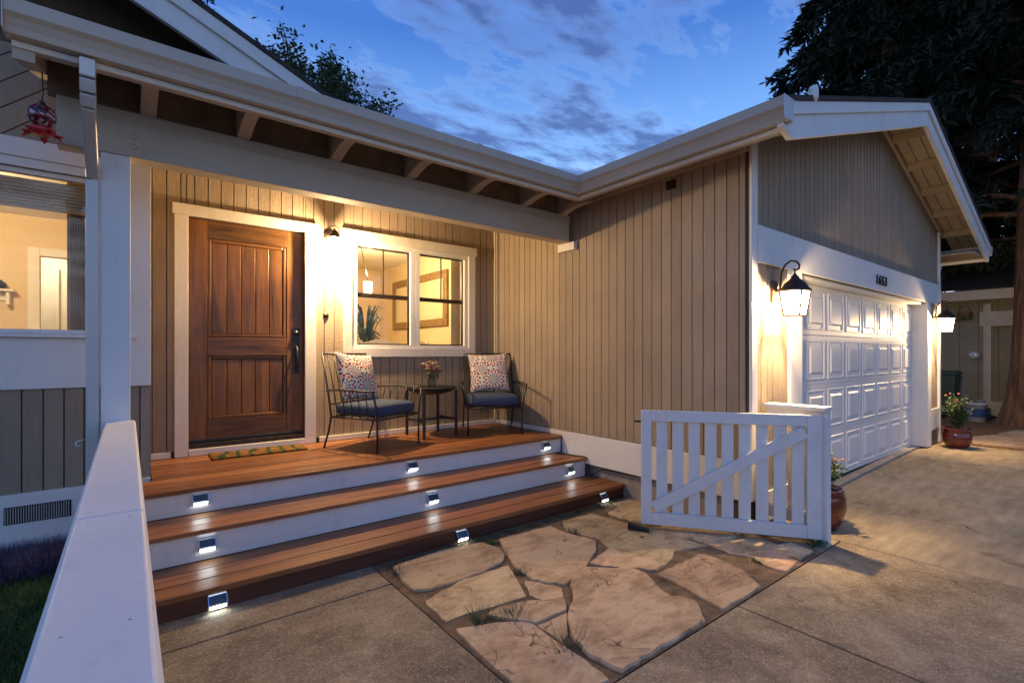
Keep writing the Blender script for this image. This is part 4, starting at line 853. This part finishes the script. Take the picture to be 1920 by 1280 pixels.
# ------------------------------------------------------------------ things in the rooms
pd = empty('pendant_lamp', (2.70, 6.8, 2.22), 'lit glass pendant lamp hanging in the dining room', 'pendant lamp'); T = lambda m, nm, mt, **k: m.build(nm, mt, pd, local=True, center=False, **k)
T(MB().tube([(0, 0, .2), (-.12, 0, .78)], .006), 'rod', 'bronze'); T(MB().lathe([(.05, 0), (.062, .10), (.064, .20)], n=20, caps=False), 'glass_shade', 'shade_glow'); T(MB().ball((0, 0, .08), .034), 'bulb', 'bulb'); lamp('dining_light', pd, (0, 0, .30), DINING_W, (1, .76, .42), .05, True)
mr = empty('wall_mirror', (3.895, 7.55, 1.82), 'large wood framed mirror on the dining room wall', 'mirror')
for nm, mt, a in (('frame', 'mirror_frame', (3.855, 3.897, 6.58, 6.70, 1.83, 2.70)), ('frame', 'mirror_frame', (3.855, 3.897, 8.42, 8.54, 1.83, 2.70)), ('frame', 'mirror_frame', (3.856, 3.897, 6.7005, 8.4195, 2.58, 2.70)), ('frame', 'mirror_frame', (3.856, 3.897, 6.7005, 8.4195, 1.83, 1.95)), ('glass', 'mirror_glass', (3.88, 3.896, 6.70, 8.42, 1.95, 2.58))): MB().box(*a).build(nm, mt, mr, bevel=.01 if nm == 'frame' else 0)
def drape(x0, x1, y, z0, z1, label, mat='curtain'):
    m = MB(); n = 24; V = [(x0 + (x1 - x0) * i / n, y + .02 * math.sin(i * 1.9), z) for z in (z0, z1) for i in range(n + 1)]; m.add(V, [(i, i + 1, n + 2 + i, n + 1 + i) for i in range(n)], True); o = m.build('curtain', mat); tag(o, label, 'curtain'); s = o.modifiers.new('s', 'SOLIDIFY'); s.thickness = .004
drape(3.24, 3.42, 5.40, DZ + .1, 2.75, 'patterned curtain hanging inside the porch window'); drape(-.335, -.235, 4.66, DZ + .1, 2.8, 'taupe curtain hanging inside the left wing window')
pp = empty('indoor_plant', (2.55, 6.5, DZ), 'arching leafy house plant inside the porch window', 'plant'); lv = MB(); r = random.Random(8)
for k in range(90):
    a = r.uniform(0, 6.28); d = r.uniform(.12, .36); hh = r.uniform(1.0, 1.62); pts = bezier([(0, 0, .7), (math.cos(a) * d * .4, math.sin(a) * d * .4, hh + .15), (math.cos(a) * d, math.sin(a) * d, hh - .1)], 7); wd_ = r.uniform(.010, .022)
    for i in range(7):
        p, q = Vector(pts[i]), Vector(pts[i + 1]); s0 = wd_ * math.sin(math.pi * (i + .3) / 8); s1 = wd_ * math.sin(math.pi * (i + 1.3) / 8.4); sd = Vector((-math.sin(a), math.cos(a), 0)); lv.add([p - sd * s0, p + sd * s0, q + sd * s1, q - sd * s1], [(0, 1, 2, 3)])
lv.build('foliage', 'leaf_indoor', pp, local=True, center=False, recalc=False); MB().lathe([(.10, 0), (.15, .3), (.16, .7), (.14, .7)], n=20).build('planter', 'interior_white', pp, local=True, center=False)
def dchair(x, y, rz, label):
    e = empty('dining_chair', (x, y, DZ + .0), label, 'dining chair', 'cream dining chairs inside the porch window', rz); T = lambda m, nm: m.build(nm, 'interior_white', e, local=True, center=False, bevel=.004)
    top = [(-.20, .92)] + [(-.20 + .4 * i / 12, 1.02 + .05 * math.sin(math.pi * i / 12) + (.02 if i in (0, 12) else 0)) for i in range(13)] + [(.20, .92)]
    T(MB().prism(top, 'y', .18, .205), 'crest_rail'); T(MB().box(-.21, .21, -.2, .2, .43, .46), 'seat')
    for s in (-1, 1): T(MB().box(s * .215 - .018, s * .215 + .018, .175, .21, 0, 1.06), 'leg'); T(MB().box(s * .19 - .018, s * .19 + .018, -.2, -.165, 0, .429), 'leg')
    for k in range(4): T(MB().box(-.15 + k * .1 - .012, -.15 + k * .1 + .012, .185, .2, .46, .919), 'slat')
dchair(2.50, 5.95, rad(160), 'cream dining chair with curved crest nearest the indoor plant'); dchair(3.02, 6.2, rad(215), 'cream dining chair turned beside the mirror wall')
cl = empty('ceiling_lamp', (-1.4, 6.4, 2.98), 'round ceiling lamp lighting the left wing room', 'ceiling lamp'); MB().lathe([(.16, -.02), (.14, -.07), (.0, -.09)], n=24, caps=False).build('shade', 'shade_glow', cl, local=True, center=False); lamp('living_light', cl, (0, 0, -.14), LIVING_W, (1, .76, .42), .08, True)
hl = empty('hall_lamp', (-.9, 8.8, 2.88), 'small ceiling lamp lighting the hallway beyond the doorway', 'ceiling lamp'); MB().lathe([(.12, -.01), (.10, -.06), (.0, -.075)], n=20, caps=False).build('shade', 'shade_glow', hl, local=True, center=False); lamp('hall_light', hl, (0, 0, -.12), 22, (1, .84, .58), .06, True)
ws = empty('wall_shelf', (-1.12, 7.99, 2.0), 'small white wall shelf with trinkets beside the doorway', 'shelf')
for nm, mt, a in (('shelf_board', 'interior_white', (-1.32, -1.02, 7.87, 7.998, 2.10, 2.125)), ('bracket', 'interior_white', (-1.28, -1.25, 7.90, 7.998, 1.95, 2.099)), ('bracket', 'interior_white', (-1.09, -1.06, 7.90, 7.998, 1.95, 2.099)), ('back_board', 'interior_white', (-1.249, -1.091, 7.98, 7.998, 2.0, 2.099))): MB().box(*a).build(nm, mt, ws, bevel=.004)
orn = MB().lathe([(.0, 0), (.05, 0), (.07, .03), (.06, .07), (.03, .09), (.035, .10)], (-1.15, 7.93, 2.126), 16).build('ornament', 'bronze'); tag(orn, 'small dark ornament standing on the white wall shelf', 'ornament')
cb = empty('cabinet', (-.5, 9.2, DZ), 'dark brown cabinet at the end of the hallway', 'cabinet'); MB().box(-.74, -.25, 9.0, 9.45, DZ, 1.62).build('body', 'cabinet', cb); MB().box(-.76, -.23, 8.98, 9.47, 1.621, 1.65).build('top', 'cabinet', cb); MB().box(-.72, -.50, 8.985, 8.999, .6, 1.58).build('door', 'cabinet', cb); MB().box(-.49, -.27, 8.985, 8.999, .6, 1.58).build('door', 'cabinet', cb)
bl = empty('window_blind', (-1.2, 4.60, 2.36), 'raised woven blind bunched at the top of the left wing window', 'blind')
for k in range(9): MB().box(-2.25, -.235, 4.575, 4.605, 2.37 + k * .022, 2.388 + k * .022).build('slat', 'blind', bl, bevel=.002)

# ------------------------------------------------------------------ feeder, sensor
fe = empty('hummingbird_feeder', (-.352, 3.52, 2.53), 'red speckled glass hummingbird feeder hanging from the porch eave end', 'bird feeder'); T = lambda m, nm, mt, **k: m.build(nm, mt, fe, local=True, center=False, **k)
T(MB().ball((0, 0, .10), (.058, .062), 16, 12), 'glass_bulb', 'feeder_glass'); T(MB().lathe([(.012, .155), (.014, .17), (.004, .18)], n=10), 'cap', 'bronze'); T(MB().tube([(0, 0, .18), (.004, 0, .22), (0, 0, .33)], .003, 6), 'hook', 'iron')
T(MB().lathe([(.0, .0), (.03, .0), (.052, .012), (.056, .028), (.04, .042), (.02, .045)], n=16, caps=False), 'dish', 'feeder_red')
for k in range(5):
    a = k * 1.2566 + .3; d = Vector((math.cos(a), math.sin(a), 0)); m = MB(); m.lathe([(.004, 0), (.020, .008), (.024, .012), (.006, .006)], (d.x * .062, d.y * .062, .005), 10); m.leaf(d * .04 + Vector((0, 0, .01)), d + Vector((0, 0, -.5)), (0, 0, 1), .055, .035); T(m, 'flower_port', 'feeder_red')
    T(MB().ball((d.x * .062, d.y * .062, .018), .006, 8, 5), 'port_centre', 'petal_yellow')
se = empty('motion_sensor', (3.62, 1.43, 3.06), 'small white sensor on a stalk at the garage eave corner', 'sensor'); T = lambda m, nm, mt, **k: m.build(nm, mt, se, local=True, center=False, **k)
T(MB().tube([(-.18, -.02, .0), (.06, -.02, .10), (.13, -.02, .125)], .008), 'stalk', 'white_smooth'); T(MB().lathe([(.025, .10), (.032, .115), (.032, .17), (.026, .195), (.008, .205)], (.15, -.02, 0), 14), 'head', 'white_smooth')

# ------------------------------------------------------------------ neighbour house and its clutter
nb = empty('neighbour_house', (14.2, 1, 0), 'dim olive neighbouring house with board siding behind the redwood', 'house')
NX = 14.0
wl = MB().box(NX + .02, NX + .2, -6, 6.5, 0, 2.66).build('wall', 'groove', nb)
for k in range(26):
    y = -1.2 + k * .3
    MB().box(NX, NX + .0195, y + .004, y + .296, .1, 2.60).build('siding_board', 'neighbour_siding', wl)
for y in (1.95, 1.35): MB().box(NX - .12, NX - .002, y - .06, y + .06, .08, 2.42).build('post', 'neighbour_trim', nb, bevel=.004)
MB().box(NX - .14, NX - .001, .6, 2.06, 1.95, 2.25).build('cross_beam', 'neighbour_trim', nb, bevel=.004); MB().box(NX - .16, NX - .001, 1.3, 2.1, .12, .42).build('post_base', 'neighbour_trim', nb, bevel=.004)
MB().box(NX - .45, NX - .40, -6, 6.5, 2.48, 2.68).build('fascia', 'neighbour_trim', nb, bevel=.004)
for k in range(9):
    x0 = NX - .5 + k * .26; z0 = 2.69 + k * .085
    MB().prism([(x0, z0), (x0 + .30, z0 + .098), (x0 + .30, z0 + .112), (x0, z0 + .018)], 'y', -6, 6.5).build('shingle_course', 'shingle', nb)
MB().prism([(NX - .4, 2.49), (NX + .0, 2.6), (NX, 2.62), (NX - .4, 2.51)], 'y', -6, 6.5).build('soffit', 'neighbour_trim', nb)
mt_ = MB().lathe([(.10, 0), (.10, .05), (.085, .06), (.085, .10), (.06, .12), (.0, .125)], (0, 0, 0), 20).build('meter', 'metal_white', nb, local=True); mt_.matrix_local = Matrix.Translation(Vector((NX, 2.15, 1.36)) - nb.location) @ Matrix.Rotation(rad(-90), 4, 'Y')
bn = empty('waste_bin', (13.2, 2.55, .085), 'dark green wheeled waste bin against the neighbouring house', 'waste bin'); T = lambda m, nm, mt, **k: m.build(nm, mt, bn, local=True, center=False, **k)
m = MB(); m.add([(sx * (.22 + .06 * t), sy * (.22 + .06 * t), .06 + .82 * t) for t in (0, 1) for sx, sy in ((-1, -1), (1, -1), (1, 1), (-1, 1))], [(0, 3, 2, 1), (4, 5, 6, 7), (0, 1, 5, 4), (1, 2, 6, 5), (2, 3, 7, 6), (3, 0, 4, 7)]); T(m, 'body', 'bin_green', bevel=.03)
T(MB().prism([(-.32, .885), (.31, .885), (.31, .91), (.1, .96), (-.28, .945)], 'y', -.30, .30), 'lid', 'bin_green', bevel=.012); T(MB().tube([(.31, -.2, .87), (.36, -.2, .87), (.36, .2, .87), (.31, .2, .87)], .014), 'handle', 'bin_green')
for s in (-1, 1): w_ = T(MB().lathe([(.02, -.03), (.10, -.03), (.10, .03), (.02, .03)], (0, 0, 0), 16), 'wheel', 'rubber'); w_.matrix_local = Matrix.Translation((.20, s * .24, .10)) @ Matrix.Rotation(rad(90), 4, 'X')
def bucket(x, y, z, r, h, label, lab=False, name='bucket'):
    e = empty(name, (x, y, z), label, name, 'pails and cans by the neighbouring wall'); T = lambda m, nm, mt, **k: m.build(nm, mt, e, local=True, center=False, **k)
    T(MB().lathe([(.0, 0), (r * .88, 0), (r, h * .9), (r * 1.05, h * .9), (r * 1.05, h), (r, h), (.0, h - .005)], n=20, caps=False), 'pail', 'bucket_white')
    T(MB().tube(bezier([(0, r * 1.05, h * .9), (-r * .9, r * .6, h * .5), (-r * .9, -r * .6, h * .5), (0, -r * 1.05, h * .9)], 8), .006, 6), 'bail', 'chrome')
    if lab: T(MB().lathe([(r * .95, h * .25), (r * 1.005, h * .7)], n=20, caps=False), 'paint_band', 'label_blue')
bucket(12.9, 1.96, .088, .155, .36, 'large white pail with blue band beside the neighbouring post', True)
bucket(13.35, 2.12, .088, .09, .20, 'small white pail behind the large banded pail'); bucket(13.5, 2.0, .30, .075, .16, 'little white can set on the stacked crate', name='paint_can'); bucket(13.25, 2.28, .088, .085, .19, 'small white pail next to the green waste bin')
ct = MB().box(13.38, 13.75, 1.88, 2.1, .09, .297).build('crate', 'label_blue', None, bevel=.01); tag(ct, 'dark blue crate against the neighbouring wall', 'crate')
wh = empty('hanging_basket', (13.9, 2.3, 2.15), 'small dried hanging basket on the neighbouring wall', 'hanging basket'); T = lambda m, nm, mt, **k: m.build(nm, mt, wh, local=True, center=False, **k)
T(MB().lathe([(.0, 0), (.06, .01), (.10, .07), (.11, .12), (.09, .12)], n=14, caps=False), 'basket', 'mulch'); T(MB().tube([(0, -.1, .12), (0, 0, .33), (0, .1, .12)], .005, 5), 'wire', 'iron'); m = MB(); r = random.Random(2)
for k in range(120): a = r.uniform(0, 6.28); m.leaf((math.cos(a) * .07, math.sin(a) * .07, .1 - r.random() * .15), (math.cos(a), math.sin(a), r.uniform(-1.5, .5)), (0, 0, 1), .09, .02)
T(m, 'dried_leaves', 'dry_grass', recalc=False)

# ------------------------------------------------------------------ trees
def redwood(x, y, R0, H, z0, nb_, blen, seed, label, group='redwoods behind the garage', n_spray=46):
    r = random.Random(seed); e = empty('redwood_tree', (x, y, .05), label, 'tree', group)
    m = MB(); n = 40; rings = 40; V = []
    for i in range(rings + 1):
        t = i / rings; z = H * t ** 1.4; rr = R0 * (1 - .86 * t) * (1 + .3 * math.exp(-z / .4))
        for k in range(n):
            a = 2 * math.pi * k / n; f = 1 + .10 * math.sin(a * 11 + .25 * z + 1.2 * mnoise.noise(Vector((a, z * .3, seed)))) + .05 * math.sin(a * 23 - z * .5); V.append((math.cos(a) * rr * f, math.sin(a) * rr * f, z))
    m.add(V, [(i * n + k, i * n + (k + 1) % n, (i + 1) * n + (k + 1) % n, (i + 1) * n + k) for i in range(rings) for k in range(n)], True); m.build('trunk', 'bark', e, local=True, center=False)
    br, lv = MB(), MB(); 
    for b in range(nb_):
        t = (b + r.random()) / nb_; z = z0 + (H - z0) * t; a = r.uniform(0, 6.283); L = blen * (1 - .72 * t) * r.uniform(.65, 1.1); d = Vector((math.cos(a), math.sin(a), 0)); L = min(L, (x - 11.2) / -d.x) if (z < 7 and d.x < -.05 and 11.3 < x < 16) else L; sd = Vector((-d.y, d.x, 0)); rise = r.uniform(.0, .25)
        pts = bezier([(d * .2 + Vector((0, 0, z))), (d * L * .5 + Vector((0, 0, z + L * rise))), (d * L + Vector((0, 0, z - L * r.uniform(.12, .4))))], 7); br.tube(pts, [.05 * (1 - .12 * i) for i in range(8)], 5)
        for q in range(int(n_spray * L / blen) + 8):
            u = r.uniform(.18, 1); i = min(6, int(u * 7)); p = Vector(pts[i]).lerp(Vector(pts[i + 1]), u * 7 - i); s = r.choice((-1, 1)); L2 = r.uniform(.25, .8) * (1.15 - .6 * u); dr = (d * r.uniform(.2, .9) + sd * s * r.uniform(.3, 1) + Vector((0, 0, r.uniform(-.65, .15)))).normalized()
            for w in range(20):
                t2 = (w + r.random()) / 20; pp_ = p + dr * L2 * t2 + Vector((0, 0, -.25 * L2 * t2 * t2)); dd = (dr * .7 + Vector((r.gauss(0, .7), r.gauss(0, .7), r.gauss(-.35, .4)))).normalized(); lv.leaf(pp_, dd, (r.gauss(0, .5), r.gauss(0, .5), 1), r.uniform(.12, .28), r.uniform(.04, .085))
    br.build('branches', 'bark', e, local=True, center=False); lv.build('crown', 'foliage_dark', e, local=True, center=False, recalc=False)
redwood(12.9, .98, .56, 17, 3.4, 130, 5.6, 31, 'thick furrowed redwood trunk with drooping dark boughs before the neighbouring house', n_spray=95)
redwood(16.5, 4.2, .5, 18, 3.6, 130, 4.3, 32, 'dark redwood rising behind the garage roof ridge', n_spray=90)
redwood(17.5, 2.6, .5, 19, 2.6, 120, 5.4, 33, 'dark redwood standing behind the neighbouring house', n_spray=90)
def broadleaf(x, y, H, R, seed, label, mat='foliage_tree', lobes=15, per=420, zc=None):
    r = random.Random(seed); e = empty('leafy_tree', (x, y, .0), label, 'tree'); t = MB(); lv = MB(); zc = zc or H - R
    t.tube([(0, 0, 0), (.1, 0, H * .3), (0, .1, H * .55), (.05, 0, H * .9)], [.22, .18, .13, .03], 10); t.build('trunk', 'bark', e, local=True, center=False); b = MB()
    for k in range(lobes):
        a = r.uniform(0, 6.283); el = r.uniform(-.3, 1.4); d = Vector((math.cos(a) * math.cos(el), math.sin(a) * math.cos(el), math.sin(el))); tip = Vector((0, 0, zc)) + d * R * r.uniform(.6, 1.08); pts = bezier([(0, 0, H * .45), (tip.x * .3, tip.y * .3, zc - .1), tuple(tip)], 6); b.tube(pts, [.06 * (1 - i * .14) for i in range(7)], 5)
        for q in range(per):
            i = r.randint(2, 5); u = r.random(); p = Vector(pts[i]).lerp(Vector(pts[i + 1]), u); s = .14 + .22 * (1 - i / 6); p = p + Vector((r.gauss(0, s), r.gauss(0, s), r.gauss(0, s))); lv.leaf(p, (r.gauss(0, 1), r.gauss(0, 1), r.gauss(-.2, .7)), (r.gauss(0, .5), r.gauss(0, .5), 1), r.uniform(.09, .17), r.uniform(.05, .09))
    b.build('branches', 'bark', e, local=True, center=False); lv.build('crown', mat, e, local=True, center=False, recalc=False)
broadleaf(3.9, 13.0, 9.6, 2.2, 41, 'loose leafy tree rising behind the porch roof', lobes=30, per=620, zc=7.3)
redwood(23, 6.0, .5, 21, 2.6, 110, 4.6, 34, 'far dark redwood behind the garage roof redwood', n_spray=70)
redwood(1.1, 17.5, .3, 13.6, 5, 46, 2.3, 43, 'dark conifer tip showing above the left wing roof', group=None, n_spray=40)
